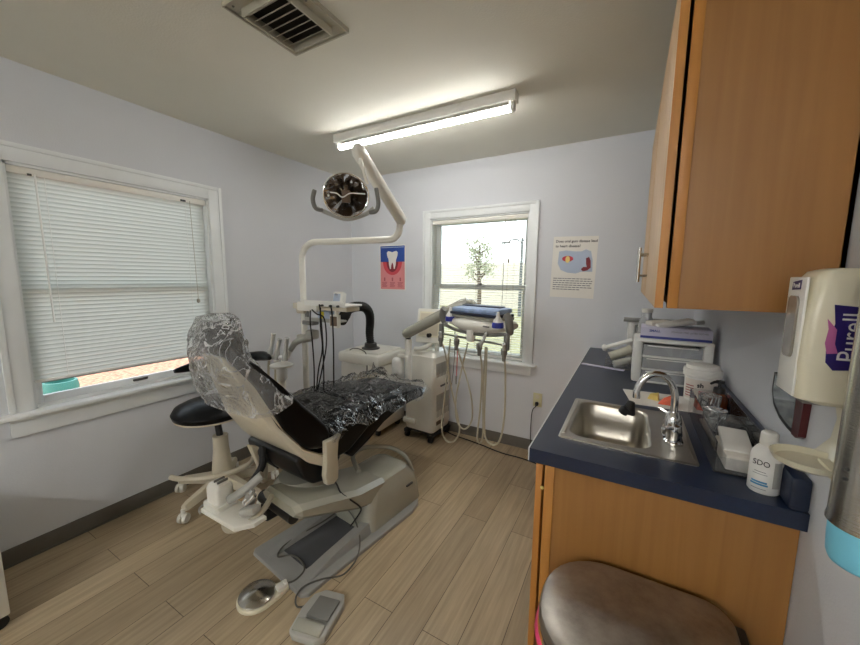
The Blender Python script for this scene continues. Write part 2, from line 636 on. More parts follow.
def smooth_path(pts, k=6, closed=False):
    pts = [Vector(p) for p in pts]
    out_ = []
    n = len(pts)
    for i in range(n - 1):
        p0 = pts[max(i - 1, 0)]
        p1, p2 = pts[i], pts[i + 1]
        p3 = pts[min(i + 2, n - 1)]
        for j in range(k):
            t = j / k
            out_.append(0.5 * ((2 * p1) + (-p0 + p2) * t + (2 * p0 - 5 * p1 + 4 * p2 - p3) * t * t + (-p0 + 3 * p1 - 3 * p2 + p3) * t ** 3))
    out_.append(pts[-1])
    return out_


def thing(name, loc, label, cat, group=None):
    o = bpy.data.objects.new(name, None)
    COL.objects.link(o)
    o.location = loc
    o.empty_display_size = 0.05
    o['label'] = label
    o['category'] = cat
    if group:
        o['group'] = group
    return o


def tag(o, label, cat, group=None, kind=None):
    o['label'] = label
    o['category'] = cat
    if group:
        o['group'] = group
    if kind:
        o['kind'] = kind
    return o


def struct(o):
    o['kind'] = 'structure'
    return o


def sthing(name, loc):
    o = bpy.data.objects.new(name, None)
    COL.objects.link(o)
    o.location = loc
    o['kind'] = 'structure'
    return o


def text_mesh(name, body, size, mtx, material, parent, thick=0.0004, align='CENTER', shear=0.0, bold=0.0, sx=1.0):
    cu = bpy.data.curves.new(name, 'FONT')
    cu.body = body
    cu.size = size
    cu.align_x = align
    cu.align_y = 'CENTER'
    cu.extrude = thick
    cu.shear = shear
    cu.offset = bold
    cu.resolution_u = 3
    cu.space_line = 1.0
    tmp = bpy.data.objects.new(name, cu)
    COL.objects.link(tmp)
    dg = bpy.context.evaluated_depsgraph_get()
    me = bpy.data.meshes.new_from_object(tmp.evaluated_get(dg))
    bpy.data.objects.remove(tmp)
    org = Vector((0, 0, 0))
    p = parent
    while p is not None:
        org += p.location
        p = p.parent
    me.transform(Matrix.Translation(-org) @ mtx @ Matrix.Diagonal((sx, 1, 1, 1)))
    me.materials.clear()
    me.materials.append(M[material])
    o = bpy.data.objects.new(name, me)
    COL.objects.link(o)
    o.parent = parent
    return o


def frame_mtx(origin, xdir, ydir):
    x = Vector(xdir).normalized()
    y = Vector(ydir)
    y = (y - x * y.dot(x)).normalized()
    z = x.cross(y)
    return Matrix(((x.x, y.x, z.x, origin[0]), (x.y, y.y, z.y, origin[1]), (x.z, y.z, z.z, origin[2]), (0, 0, 0, 1)))


def circle2(cx, cy, rx, ry=None, n=28, a0=0, a1=2 * PI):
    ry = rx if ry is None else ry
    full = abs(a1 - a0 - 2 * PI) < 1e-6
    m_ = n if full else n - 1
    return [(cx + rx * math.cos(a0 + (a1 - a0) * k / m_), cy + ry * math.sin(a0 + (a1 - a0) * k / m_)) for k in range(n)]


def rrect(x0, x1, y0, y1, r, n=5):
    pts = []
    for cx, cy, a in ((x1 - r, y1 - r, 0), (x0 + r, y1 - r, PI / 2), (x0 + r, y0 + r, PI), (x1 - r, y0 + r, 1.5 * PI)):
        for k in range(n + 1):
            t = a + PI / 2 * k / n
            pts.append((cx + r * math.cos(t), cy + r * math.sin(t)))
    return pts


# ================================================================== ROOM
WX, BY, FY, H, T = 2.98, 2.91, -3.1, 2.44, 0.14
# window openings
LY0, LY1, LZ0, LZ1 = 0.519, 1.451, 0.765, 1.975
BX0, BX1, BZ0, BZ1 = 0.960, 1.862, 0.742, 1.978

struct(MB().bb(-T, WX + T, FY - T, BY + T, -0.12, 0.0).build('floor', 'floor'))
struct(MB().bb(-T, WX + T, FY - T, BY + T, H, H + 0.12).build('ceiling', 'ceiling'))
struct(MB().bb(-T, 0, FY, LY0, 0, H).bb(-T, 0, LY1, BY, 0, H).bb(-T, 0, LY0, LY1, 0, LZ0).bb(-T, 0, LY0, LY1, LZ1, H).build('wall_left', 'wall'))
struct(MB().bb(-T, BX0, BY, BY + T, 0, H).bb(BX1, WX + T, BY, BY + T, 0, H).bb(BX0, BX1, BY, BY + T, 0, BZ0).bb(BX0, BX1, BY, BY + T, BZ1, H).build('wall_back', 'wall'))
struct(MB().bb(WX, WX + T, FY, BY, 0, H).build('wall_right', 'wall'))
struct(MB().bb(-T, WX + T, FY - T, FY, 0, H).build('wall_front', 'wall'))
struct(MB().bb(0, 0.008, FY, BY, 0, 0.092, 0.002).bb(0, 0.014, FY, BY, 0, 0.012, 0.003).build('baseboard_left', 'base'))
struct(MB().bb(0.008, WX, BY - 0.008, BY, 0, 0.092, 0.002).bb(0.008, WX, BY - 0.014, BY, 0, 0.012, 0.003).build('baseboard_back', 'base'))
struct(MB().bb(WX - 0.008, WX, FY, 1.06, 0, 0.092, 0.002).build('baseboard_right', 'base'))


def casing_profile_boxes(mb, axis, a0, a1, z0, z1, w, face, sgn):
    """picture-frame casing with a stepped moulding; axis 'y' (left wall, face x) or 'x' (back wall, face y)"""
    for dw, d0, d1 in ((w, 0.0, 0.014), (0.022, 0.014, 0.022), ):
        lay = []
        o0 = w - dw
        # outer band or full flat
        lay.append((a0 - w, a0 - w + dw if dw < w else a0, z0, z1 + w))
        lay.append((a1 + w - dw if dw < w else a1, a1 + w, z0, z1 + w))
        for b0, b1, c0, c1 in lay:
            if axis == 'y':
                mb.bb(face + sgn * d0, face + sgn * d1, b0, b1, c0, c1, 0.002)
            else:
                mb.bb(b0, b1, face + sgn * d0, face + sgn * d1, c0, c1, 0.002)
        c0 = z1 + w - dw if dw < w else z1
        if axis == 'y':
            mb.bb(face + sgn * d0, face + sgn * d1, a0 - w + (dw if dw < w else w), a1 + w - (dw if dw < w else w), c0, z1 + w, 0.002)
        else:
            mb.bb(a0 - w + (dw if dw < w else w), a1 + w - (dw if dw < w else w), face + sgn * d0, face + sgn * d1, c0, z1 + w, 0.002)
    # small bead near the opening
    return mb


# ---- window_1: left wall
w1 = sthing('window_1', (0, (LY0 + LY1) / 2, LZ0))
casing_profile_boxes(MB(), 'y', LY0, LY1, LZ0, LZ1, 0.087, 0.0, 1).build('window_casing', 'trim', w1)
MB().bb(-T, 0.0, LY0, LY0 + 0.012, LZ0, LZ1).bb(-T, 0, LY1 - 0.012, LY1, LZ0, LZ1).bb(-T, 0, LY0, LY1, LZ1 - 0.012, LZ1).bb(-T, 0, LY0, LY1, LZ0 - 0.005, LZ0 + 0.006).build('window_jamb', 'trim', w1)
MB().bb(-0.06, 0.058, LY0 - 0.14, LY1 + 0.14, 0.742, 0.765, 0.008).build('window_sill', 'trim', w1)
MB().bb(0, 0.018, LY0 - 0.09, LY1 + 0.09, 0.645, 0.742, 0.004).bb(0.0, 0.024, LY0 - 0.09, LY1 + 0.09, 0.72, 0.742, 0.006).build('window_apron', 'trim', w1)
s = MB()
for z0, z1, x in ((0.771, 1.385, -0.075), (1.35, 1.965, -0.105)):
    s.bb(x - 0.015, x + 0.015, LY0 + 0.012, LY0 + 0.05, z0, z1, 0.003).bb(x - 0.015, x + 0.015, LY1 - 0.05, LY1 - 0.012, z0, z1, 0.003)
    s.bb(x - 0.015, x + 0.015, LY0 + 0.05, LY1 - 0.05, z0, z0 + 0.04, 0.003).bb(x - 0.015, x + 0.015, LY0 + 0.05, LY1 - 0.05, z1 - 0.036, z1, 0.003)
s.build('window_sash', 'trim', w1)
MB().bb(-0.078, -0.074, LY0 + 0.05, LY1 - 0.05, 0.81, 1.35).bb(-0.108, -0.104, LY0 + 0.05, LY1 - 0.05, 1.39, 1.93).build('window_glass', 'glass', w1)
MB().bb(-0.062, -0.046, 0.955, 1.03, 0.789, 0.803, 0.004).bb(-0.05, -0.044, 1.005, 1.03, 0.797, 0.806, 0.002).build('sash_lift', 'dgrey', w1, label='dark sash lift')
MB().bb(-0.132, -0.126, LY0 + 0.012, LY1 - 0.012, 0.865, 0.872).build('storm_rail', 'mgrey', w1)

# ---- window_2: back wall
w2 = sthing('window_2', ((BX0 + BX1) / 2, BY, BZ0))
casing_profile_boxes(MB(), 'x', BX0, BX1, BZ0, BZ1, 0.075, BY, -1).build('window_casing', 'trim', w2)
MB().bb(BX0, BX0 + 0.012, BY, BY + T, BZ0, BZ1).bb(BX1 - 0.012, BX1, BY, BY + T, BZ0, BZ1).bb(BX0, BX1, BY, BY + T, BZ1 - 0.012, BZ1).bb(BX0, BX1, BY, BY + T, BZ0 - 0.005, BZ0 + 0.006).build('window_jamb', 'trim', w2)
MB().bb(BX0 - 0.115, BX1 + 0.11, BY - 0.045, BY + 0.06, 0.72, 0.742, 0.007).build('window_sill', 'trim', w2)
MB().bb(BX0 - 0.075, BX1 + 0.065, BY - 0.018, BY, 0.645, 0.72, 0.004).build('window_apron', 'trim', w2)
s = MB()
for z0, z1, y in ((0.748, 1.385, BY + 0.075), (1.345, 1.966, BY + 0.105)):
    s.bb(BX0 + 0.012, BX0 + 0.055, y - 0.015, y + 0.015, z0, z1, 0.003).bb(BX1 - 0.05, BX1 - 0.012, y - 0.015, y + 0.015, z0, z1, 0.003)
    s.bb(BX0 + 0.055, BX1 - 0.05, y - 0.015, y + 0.015, z0, z0 + 0.045, 0.003).bb(BX0 + 0.055, BX1 - 0.05, y - 0.015, y + 0.015, z1 - 0.036, z1, 0.003)
s.build('window_sash', 'trim', w2)
MB().bb(BX0 + 0.055, BX1 - 0.05, BY + 0.073, BY + 0.077, 0.793, 1.349).bb(BX0 + 0.055, BX1 - 0.05, BY + 0.103, BY + 0.107, 1.39, 1.93).build('window_glass', 'glass', w2)
MB().bb(1.40, 1.47, BY + 0.05, BY + 0.08, 1.378, 1.392, 0.004).cyl((1.435, BY + 0.065, 1.38), (1.435, BY + 0.065, 1.4), 0.014).build('sash_lock', 'dgrey', w2, label='dark sash lock')


# ================================================================== OUTDOORS
struct(MB().bb(-12, 9, 5.5, 40, -0.75, -0.6).bb(-0.5, 9, 3.3, 5.5, -0.75, -0.6).build('outdoor_lawn', 'grass'))
struct(MB().bb(-12, -0.5, -6, 5.5, -0.75, -0.6).build('outdoor_ground', 'leaf_ground'))
b = MB()
b.bb(-30, 6.6, 24, 27, -0.6, 2.5).bb(-2.2, 0.6, 23.8, 24, 0.0, 0.7)
tag(b.build('warehouse', 'concrete'), 'long low pale building beyond the back window', 'building')
tr = thing('leafless_tree', (-3.75, 16, -0.6), 'sparse tree standing on the lawn outside the back window', 'tree')
random.seed(4)
TX = -3.75
q = MB().tube(smooth_path([(TX, 16, -0.6), (TX + .05, 16, 0.8), (TX - .03, 16, 2.0), (TX + .02, 16, 3.0)]), [0.13 - 0.005 * i for i in range(19)], 8)
tips = []
for i in range(24):
    z0 = random.uniform(1.2, 2.8)
    a = random.uniform(0, 2 * PI)
    l = random.uniform(0.3, 0.75) * (1.1 - (z0 - 1) * 0.2)
    p1 = Vector((TX + l * math.cos(a), 16 + l * math.sin(a), z0 + l * 0.9))
    q.tube(smooth_path([(TX, 16, z0), ((TX + p1.x) / 2, (16 + p1.y) / 2, z0 + l * 0.3), p1], 3), [0.04, 0.035, 0.03, 0.025, 0.02, 0.015, 0.01], 5)
    tips.append(p1)
q.build('trunk', 'bark', tr)
q = MB()
for t_ in tips:
    for k in range(46):
        c = t_ + Vector((random.gauss(0, .17), random.gauss(0, .17), random.gauss(0, .2)))
        d1 = Vector((random.gauss(0, 1), random.gauss(0, 1), random.gauss(0, 1))).normalized() * 0.05
        d2 = d1.orthogonal().normalized() * 0.035
        q._add([c - d1, c + d2, c + d1, c - d2], [(0, 1, 2, 3)])
q.build('foliage', 'leaves', tr, sharp=0)
LX = -2.55
sl = MB().tube([(LX, 19, -0.6), (LX, 19, 3.6)], [0.10, 0.06], 10)
sl.tube(smooth_path([(LX, 19, 3.3), (LX - .25, 18.95, 3.5), (LX - .5, 18.9, 3.5), (LX - .7, 18.9, 3.42)]), 0.035, 8).box((LX - .85, 18.9, 3.36), (0.5, 0.2, 0.10), 0.04)
sl.tube(smooth_path([(LX, 19, 3.45), (LX + .35, 19, 3.45), (LX + .8, 19, 3.1)]), 0.035, 8)
tag(sl.build('street_lamp', 'lampgrey'), 'grey street lamp on a pole outside the back window', 'street lamp')
bl = thing('garden_planter', (-2.0, 1.1, -0.6), 'round teal bowl planter on a thin stand outside the side window', 'planter')
MB().lathe([(0.0, 0.24), (0.05, 0.245), (0.095, 0.275), (0.125, 0.335), (0.13, 0.40), (0.12, 0.46), (0.10, 0.46), (0.10, 0.42), (0, 0.42)], (-2.0, 1.1, 0), 28).build('bowl', 'teal', bl)
MB().lathe([(0.14, -0.6), (0.13, -0.58), (0.015, -0.56), (0.015, 0.25), (0, 0.25)], (-2.0, 1.1, 0), 24).build('stand', 'mgrey', bl)

# ================================================================== BLINDS
g = 'venetian blinds'
vb = thing('venetian_blind', (-0.03, 0.985, 0.90), 'white slatted venetian blind lowered nearly shut in the wide side window behind the stool', 'blind', g)
MB().bb(-0.052, -0.008, LY0 + 0.014, LY1 - 0.014, 1.928, 1.962, 0.003).build('headrail', 'cream2', vb)
q = MB()
n = 46
zt, zb = 1.915, 0.918
SW, TL = 0.0275, R(62)
for i in range(n):
    z = zt + (zb - zt) * i / (n - 1)
    pts = []
    for k in range(5):
        u = (k / 4 - 0.5) * SW
        crown = 0.0042 * (1 - (2 * k / 4 - 1) ** 2)
        pts.append((-0.03 + u * math.cos(TL) - crown * math.sin(TL), z + u * math.sin(TL) + crown * math.cos(TL)))
    y0, y1 = LY0 + 0.017, LY1 - 0.02 + random.uniform(-.001, .001)
    sag = random.uniform(-0.0006, 0.0006)
    q.grid(lambda a_, b_: (pts[round(a_ * 4)][0], y0 + (y1 - y0) * b_, pts[round(a_ * 4)][1] + sag * math.sin(PI * b_)), 4, 2)
q.build('slats', 'slat', vb, sharp=0)
MB().bb(-0.042, -0.016, LY0 + 0.017, LY1 - 0.02, 0.893, 0.906, 0.003).build('bottom_rail', 'white', vb)
for y in (0.66, 1.31):
    MB().cyl((-0.012, y, 1.93), (-0.012, y, 0.9), 0.0012, n=5).cyl((-0.047, y, 1.93), (-0.047, y, 0.9), 0.0012, n=5).build('ladder_cord', 'white', vb)
MB().tube([(-0.004, 1.335, 1.94), (-0.003, 1.34, 1.6), (-0.003, 1.345, 1.29)], 0.0016, 5).lathe([(0.003, 0), (0.009, -0.004), (0.011, -0.022), (0.004, -0.03)], (-0.003, 1.345, 1.29), 10).build('pull_cord', 'lcord', vb)
MB().cyl((-0.004, 0.625, 1.935), (-0.003, 0.63, 1.2), 0.004, n=6).build('tilt_wand', 'white', vb)
MB().bb(-0.009, -0.002, 0.60, 0.615, 1.925, 1.935).build('tilt_bracket', 'dgrey', vb)
MB().bb(-0.009, -0.003, 1.28, 1.31, 1.93, 1.942).build('cord_lock', 'dgrey', vb)

vb = thing('venetian_blind', (1.41, BY + 0.03, 0.75), 'white venetian blind with open slats in the back window behind the delivery unit', 'blind', g)
MB().bb(BX0 + 0.014, BX1 - 0.014, BY + 0.008, BY + 0.05, 1.93, 1.964, 0.003).build('headrail', 'cream2', vb)
q = MB()
n = 54
zt, zb = 1.915, 0.79
TL = R(7)
for i in range(n):
    z = zt + (zb - zt) * i / (n - 1)
    pts = []
    for k in range(5):
        u = (k / 4 - 0.5) * 0.025
        crown = 0.002 * (1 - (2 * k / 4 - 1) ** 2)
        pts.append((BY + 0.03 + u * math.cos(TL), z + u * math.sin(TL) + crown))
    x0, x1 = BX0 + 0.017, BX1 - 0.018
    q.grid(lambda a_, b_: (x0 + (x1 - x0) * b_, pts[round(a_ * 4)][0], pts[round(a_ * 4)][1]), 4, 2)
q.build('slats', 'slat2', vb, sharp=0)
MB().bb(BX0 + 0.017, BX1 - 0.018, BY + 0.018, BY + 0.042, 0.756, 0.772, 0.003).build('bottom_rail', 'white', vb)
for x in (1.06, 1.41, 1.74):
    MB().cyl((x, BY + 0.016, 1.93), (x, BY + 0.016, 0.76), 0.0011, n=5).cyl((x, BY + 0.044, 1.93), (x, BY + 0.044, 0.76), 0.0011, n=5).build('ladder_cord', 'lcord', vb)
MB().tube([(1.71, BY + 0.004, 1.93), (1.70, BY + 0.004, 1.62), (1.69, BY + 0.004, 1.2)], 0.0016, 5).lathe([(0.003, 0), (0.008, -0.004), (0.011, -0.03), (0.004, -0.036)], (1.70, BY + 0.004, 1.61), 10).build('pull_cord', 'lcord', vb)
MB().cyl((1.665, BY + 0.004, 1.93), (1.655, BY + 0.004, 1.15), 0.003, n=6).build('tilt_wand', 'grey', vb)


# ================================================================== CEILING
lt = thing('ceiling_lamp', (1.35, 1.99, 2.34), 'long white ceiling batten with one glowing tube', 'ceiling light', 'ceiling light fixtures')
MB().bb(0.70, 2.0, 1.955, 2.025, 2.385, 2.44, 0.004).build('housing', 'white', lt)
MB().cyl((0.735, 1.99, 2.362), (1.965, 1.99, 2.362), 0.019, n=16).build('lamp_tube', 'tube', lt, label='glowing tube of the added fill fixture')
MB().loft([[Vector((x, 1.99 + r_ * math.cos(a), 2.362 + r_ * math.sin(a))) for r_, a in [(0.0235, R(15 + 150 * k / 10)) for k in range(11)] + [(0.0215, R(165 - 150 * k / 10)) for k in range(11)]] for x in (0.735, 1.965)]).build('tube_backing', 'white', lt)
for x in (0.72, 1.98):
    MB().box((x, 1.99, 2.368), (0.024, 0.04, 0.05), 0.006).build('end_cap', 'white', lt)

for xa, lab_ in ((0.35, 'unseen two-tube ceiling fixture added as fill light behind the viewer, farther from the cabinets'), (1.65, 'unseen two-tube ceiling fixture added as fill light behind the viewer, nearer the cabinets')):
    lt = thing('ceiling_lamp', (xa + 0.65, -2.6, 2.34), lab_, 'ceiling light', 'ceiling light fixtures')  # added fill light, out of view, to brighten the foreground and right wall
    MB().bb(xa, xa + 1.3, -2.68, -2.52, 2.385, 2.44, 0.004).build('housing', 'white', lt)
    for y in (-2.645, -2.555):
        MB().cyl((xa + 0.035, y, 2.362), (xa + 1.265, y, 2.362), 0.019, n=16).build('lamp_tube', 'tube', lt, label='glowing tube of the added fill fixture')
    for x in (xa + 0.02, xa + 1.28):
        MB().box((x, -2.6, 2.368), (0.024, 0.14, 0.05), 0.006).build('end_cap', 'white', lt)

vt = thing('ceiling_vent', (1.38, 1.04, 2.40), 'square off-white return air grille with dark louvres set in the ceiling', 'vent')
X0, X1, Y0, Y1 = 1.232, 1.532, 0.87, 1.19
q = MB()
q.bb(X0, X1, Y1 - 0.045, Y1, 2.43, 2.44, 0.002).bb(X0, X1, Y0, Y0 + 0.045, 2.43, 2.44, 0.002).bb(X0, X0 + 0.045, Y0 + 0.045, Y1 - 0.045, 2.43, 2.44, 0.002).bb(X1 - 0.045, X1, Y0 + 0.045, Y1 - 0.045, 2.43, 2.44, 0.002)
q.bb(X0 - 0.006, X1 + 0.006, Y1, Y1 + 0.006, 2.422, 2.44).bb(X0 - 0.006, X1 + 0.006, Y0 - 0.006, Y0, 2.422, 2.44).bb(X0 - 0.006, X0, Y0, Y1, 2.422, 2.44).bb(X1, X1 + 0.006, Y0, Y1, 2.422, 2.44)
q.bb(X0 + 0.04, X0 + 0.045, Y0 + 0.04, Y1 - 0.04, 2.40, 2.436).bb(X1 - 0.045, X1 - 0.04, Y0 + 0.04, Y1 - 0.04, 2.40, 2.436).bb(X0 + 0.04, X1 - 0.04, Y0 + 0.04, Y0 + 0.045, 2.40, 2.436).bb(X0 + 0.04, X1 - 0.04, Y1 - 0.045, Y1 - 0.04, 2.40, 2.436)
q.build('frame', 'vent', vt)
MB().bb(X0 + 0.045, X1 - 0.045, Y0 + 0.045, Y1 - 0.045, 2.432, 2.438).build('backing', 'ventdark', vt)
q = MB()
for i in range(7):
    y = Y0 + 0.065 + i * 0.032
    q.box(((X0 + X1) / 2, y, 2.418), (X1 - X0 - 0.092, 0.024, 0.0015), 0, (R(38), 0, 0))
q.build('louvres', 'vent', vt)
for x, y in ((X0 + 0.022, Y0 + 0.02), (X1 - 0.022, Y0 + 0.02), ((X0 + X1) / 2, Y1 - 0.02), (X0 + 0.02, 1.1), (X1 - 0.02, 1.0)):
    MB().lathe([(0.005, 0), (0.004, -0.002), (0, -0.0025)], (x, y, 2.43), 10).build('screw', 'mgrey', vt)

# ================================================================== POSTERS, OUTLET
ps = thing('tooth_poster', (0.525, BY, 1.33), 'small blue and pink poster of a white tooth in its gum, beside the light post', 'poster', 'notices on the back wall')
PX0, PX1, PZ0, PZ1 = 0.38, 0.672, 1.33, 1.755
MB().bb(PX0 - 0.008, PX1 + 0.008, BY - 0.0015, BY, PZ0 - 0.008, PZ1 + 0.008).build('sheet', 'paper', ps)
MB().bb(PX0, PX1, BY - 0.0022, BY - 0.0015, 1.60, PZ1).build('blue_field', 'blue', ps)
MB().bb(PX0, PX1, BY - 0.0022, BY - 0.0015, PZ0, 1.60).build('pink_field', 'pink', ps)
VM = Matrix(((1, 0, 0, 0), (0, 0, -1, 0), (0, 1, 0, 0), (0, 0, 0, 1)))   # (x, z, depth) -> world facing -y


def vplate(outline, y, t_=0.0005):
    q_ = MB(Matrix.Translation((0, y, 0)) @ VM)
    return q_.plate(outline, 0, t_)


cx = 0.526
vplate(circle2(cx, 1.60, 0.115, 0.13, n=30, a0=PI, a1=2 * PI), BY - 0.0022).build('gum_shape', 'dpink', ps)
vplate(circle2(cx, 1.60, 0.07, 0.10, n=24, a0=PI, a1=2 * PI), BY - 0.0028).build('root_socket', 'maroon', ps)
tooth = [(-.062, 1.66), (-.066, 1.69), (-.05, 1.705), (-.02, 1.70), (0, 1.692), (.02, 1.70), (.05, 1.705), (.066, 1.69), (.062, 1.66), (.045, 1.62), (.04, 1.57), (.028, 1.53), (.018, 1.53), (.012, 1.57), (0, 1.595), (-.012, 1.57), (-.018, 1.53), (-.028, 1.53), (-.04, 1.57), (-.045, 1.62)]
vplate([(cx + a_, b_) for a_, b_ in tooth], BY - 0.0034).build('tooth_shape', 'paper', ps)
q = MB()
q.bb(PX0 + 0.01, PX1 - 0.01, BY - 0.0026, BY - 0.0022, 1.738, 1.744)
q.build('title_line', 'lblue', ps)
q = MB()
for c in (0.43, 0.526, 0.62):
    q.bb(c - 0.008, c + 0.008, BY - 0.0026, BY - 0.0022, 1.41, 1.445)
    for k in range(5):
        q.bb(c - 0.032 + 0.004 * (k % 2), c + 0.032 - 0.006 * (k % 3), BY - 0.0026, BY - 0.0022, 1.395 - k * 0.011, 1.400 - k * 0.011)
q.build('text_lines', 'roseink', ps)

ps = thing('heart_disease_poster', (2.21, BY, 1.30), 'white wall notice about gum disease with a pale jaw and heart diagram', 'poster', 'notices on the back wall')
pm = Matrix.Translation((2.208, BY, 1.533)) @ Matrix.Rotation(R(1.3), 4, 'Y')
MB(pm).bb(-0.158, 0.158, -0.0016, -0.0004, -0.23, 0.232).build('sheet', 'paper', ps)
tm = pm @ Matrix.Translation((0, -0.0018, 0)) @ VM
text_mesh('title_lettering', 'Does oral gum disease lead', 0.0265, tm @ Matrix.Translation((-0.14, 0.196, 0)), 'ink', ps, align='LEFT', bold=0.0006)
text_mesh('subtitle_lettering', 'to heart disease?', 0.0265, tm @ Matrix.Translation((-0.14, 0.160, 0)), 'ink', ps, align='LEFT', bold=0.0006)


def pplate(outline, dy, t_=0.0004):
    return MB(pm @ Matrix.Translation((0, -0.0016 - dy, 0)) @ VM).plate(outline, 0, t_)


pplate([(-.11, .12), (-.06, .128), (0, .12), (.05, .12), (.08, .135), (.115, .12), (.13, .06), (.135, -.03), (.06, -.03), (.02, -.045), (-.04, -.04), (-.09, -.02), (-.115, .03)], 0.0).build('diagram_shape', 'lblue', ps)
pplate(circle2(-0.045, 0.065, 0.04, 0.022), 0.0004).build('gum_drawing', 'dpink', ps)
pplate(circle2(-0.045, 0.06, 0.016, 0.026), 0.0008).build('tooth_drawing', 'lyellow', ps)
pplate([(.085, .07), (.105, .08), (.118, .05), (.122, .0), (.1, -.02), (.07, -.028), (.055, -.012), (.07, .005), (.095, .005), (.088, .03)], 0.0004).build('artery_drawing', 'maroon', ps)
q = MB(pm)
random.seed(2)
for k in range(6):
    x = -0.14
    z = -0.085 - k * 0.0165
    while x < (0.13 if k < 5 else 0.04):
        w_ = random.uniform(0.012, 0.03)
        q.bb(x, min(x + w_, 0.142), -0.0022, -0.0016, z - 0.0032, z + 0.0032)
        x += w_ + 0.005
q.build('text_lines', 'greyink', ps)

ol = thing('wall_outlet', (1.99, BY, 0.39), 'almond electrical outlet plate on the back wall under the window', 'outlet')
MB().bb(1.955, 2.027, BY - 0.006, BY, 0.39, 0.505, 0.002).build('cover_plate', 'outlet', ol)
for z in (0.474, 0.42):
    MB().lathe([(0.017, 0), (0.017, 0.003), (0, 0.003)], (1.99, BY - 0.006, z), 18, axis=(0, -1, 0)).build('receptacle', 'cream', ol)
pc = thing('power_cord', (1.99, BY - 0.02, 0.01), 'black power cord plugged into the wall outlet and trailing down to the floor', 'cord')
MB().box((1.99, BY - 0.024, 0.42), (0.026, 0.03, 0.03), 0.008).cyl((1.99, BY - 0.035, 0.42), (1.988, BY - 0.05, 0.405), 0.008, 0.005).build('plug', 'rubber', pc)
MB().tube(smooth_path([(1.988, BY - 0.05, 0.405), (1.965, BY - 0.05, 0.37), (1.955, BY - 0.04, 0.28), (1.955, BY - 0.035, 0.12), (1.98, BY - 0.05, 0.03), (2.06, BY - 0.12, 0.008), (2.2, BY - 0.2, 0.006)]), 0.0035, 8).build('cable', 'rubber', pc)
fc = MB().tube(smooth_path([(1.16, 2.86, 0.008), (1.28, 2.82, 0.006), (1.40, 2.80, 0.006), (1.56, 2.77, 0.006), (1.76, 2.72, 0.006), (1.97, 2.71, 0.006), (2.3, 2.62, 0.006)]), 0.005, 8)
tag(fc.build('floor_cable', 'rubber'), 'black cable running along the floor in front of the back baseboard', 'cable')


# ================================================================== DENTAL CHAIR
CH = Matrix.Translation((1.0, 1.3, 0)) @ Matrix.Rotation(R(-3.5), 4, 'Z')
BA = Matrix.Translation((1.195, 0.988, 0)) @ Matrix.Rotation(R(-7), 4, 'Z')
dc = thing('dental_chair', (1.15, 1.35, 0), 'reclined black and cream dental chair on a grey floor plate, under clear plastic', 'dental chair')

# base plate with raised rails
ol_ = [(-0.215, 0.0), (0.2, 0.0), (0.225, 0.025), (0.235, 0.76), (0.215, 0.84), (0.16, 0.91), (0.07, 0.95), (-0.07, 0.95), (-0.16, 0.91), (-0.215, 0.84), (-0.225, 0.76), (-0.235, 0.02)]
bp_ = MB(BA).plate(ol_, 0.0, 0.02, 0.006).build('base_plate', 'basegrey', dc)
q = MB(BA)
for sx_ in (1, -1):
    a0 = 0.135 * sx_
    q.loft([[(a0 - 0.035, y, 0.015), (a0 + 0.045 * 1, y, 0.015), (a0 + 0.03, y, 0.018 + h), (a0 - 0.02, y, 0.018 + h)] for y, h in ((0.03, 0.004), (0.2, 0.03), (0.45, 0.06), (0.7, 0.08), (0.86, 0.08))], True, smooth=False)
q.build('rail', 'basegrey', bp_)
MB(BA).bb(-0.10, 0.10, 0.10, 0.62, 0.018, 0.024, 0.004).build('recess_panel', 'basedark', bp_, label='dark smoke grey inset panel')

# pump cover
rings = []
for z, ix, y0, y1, r in ((0.02, 0.185, 0.44, 0.92, 0.05), (0.13, 0.18, 0.45, 0.91, 0.06), (0.19, 0.165, 0.47, 0.90, 0.07), (0.245, 0.135, 0.52, 0.86, 0.07), (0.262, 0.10, 0.56, 0.82, 0.06)):
    rings.append([BA @ Vector((x, y, z)) for x, y in rrect(-ix, ix, y0, y1, r, 5)])
MB().loft(rings).build('pump_cover', 'putty', dc, sharp=28)
MB(BA).box((0.176, 0.80, 0.15), (0.012, 0.06, 0.012), 0.003, (0, 0, 0)).build('maker_badge', 'ink', dc)

# lift arm rising from the cover to the chair top
q = MB(BA)
secs = []
for y, z0, z1, w_ in ((0.62, 0.12, 0.26, 0.14), (0.40, 0.19, 0.30, 0.165), (0.22, 0.265, 0.355, 0.165), (0.06, 0.325, 0.395, 0.155), (0.03, 0.345, 0.39, 0.14)):
    secs.append([Vector((-w_, y, z0 + 0.02)), Vector((-w_ + 0.02, y, z0)), Vector((w_ - 0.02, y, z0)), Vector((w_, y, z0 + 0.02)), Vector((w_, y, z1 - 0.02)), Vector((w_ - 0.03, y, z1)), Vector((-w_ + 0.03, y, z1)), Vector((-w_, y, z1 - 0.02))])
q.loft(secs, True, smooth=True)
q.build('lift_arm', 'putty', dc, sharp=20)
MB(BA).cyl((-0.20, 0.06, 0.31), (0.08, 0.06, 0.31), 0.032, n=18).box((-0.15, 0.08, 0.25), (0.06, 0.10, 0.08), 0.01).build('lift_pivot', 'black', dc)
MB(CH).lathe([(0.0, 0.30), (0.12, 0.30), (0.14, 0.325), (0.135, 0.35), (0.11, 0.38), (0, 0.38)], (0.10, -0.06, 0.0), 36).build('swivel_base', 'putty', dc)

# under-seat housing
MB(CH).wprism([(-.17, .54, .22), (-.14, .43, .24), (-.08, .37, .24), (0.0, .35, .24), (.06, .37, .24), (.12, .45, .24), (.02, .52, .24), (-.10, .56, .22)], 0.02).build('seat_housing', 'black', dc)

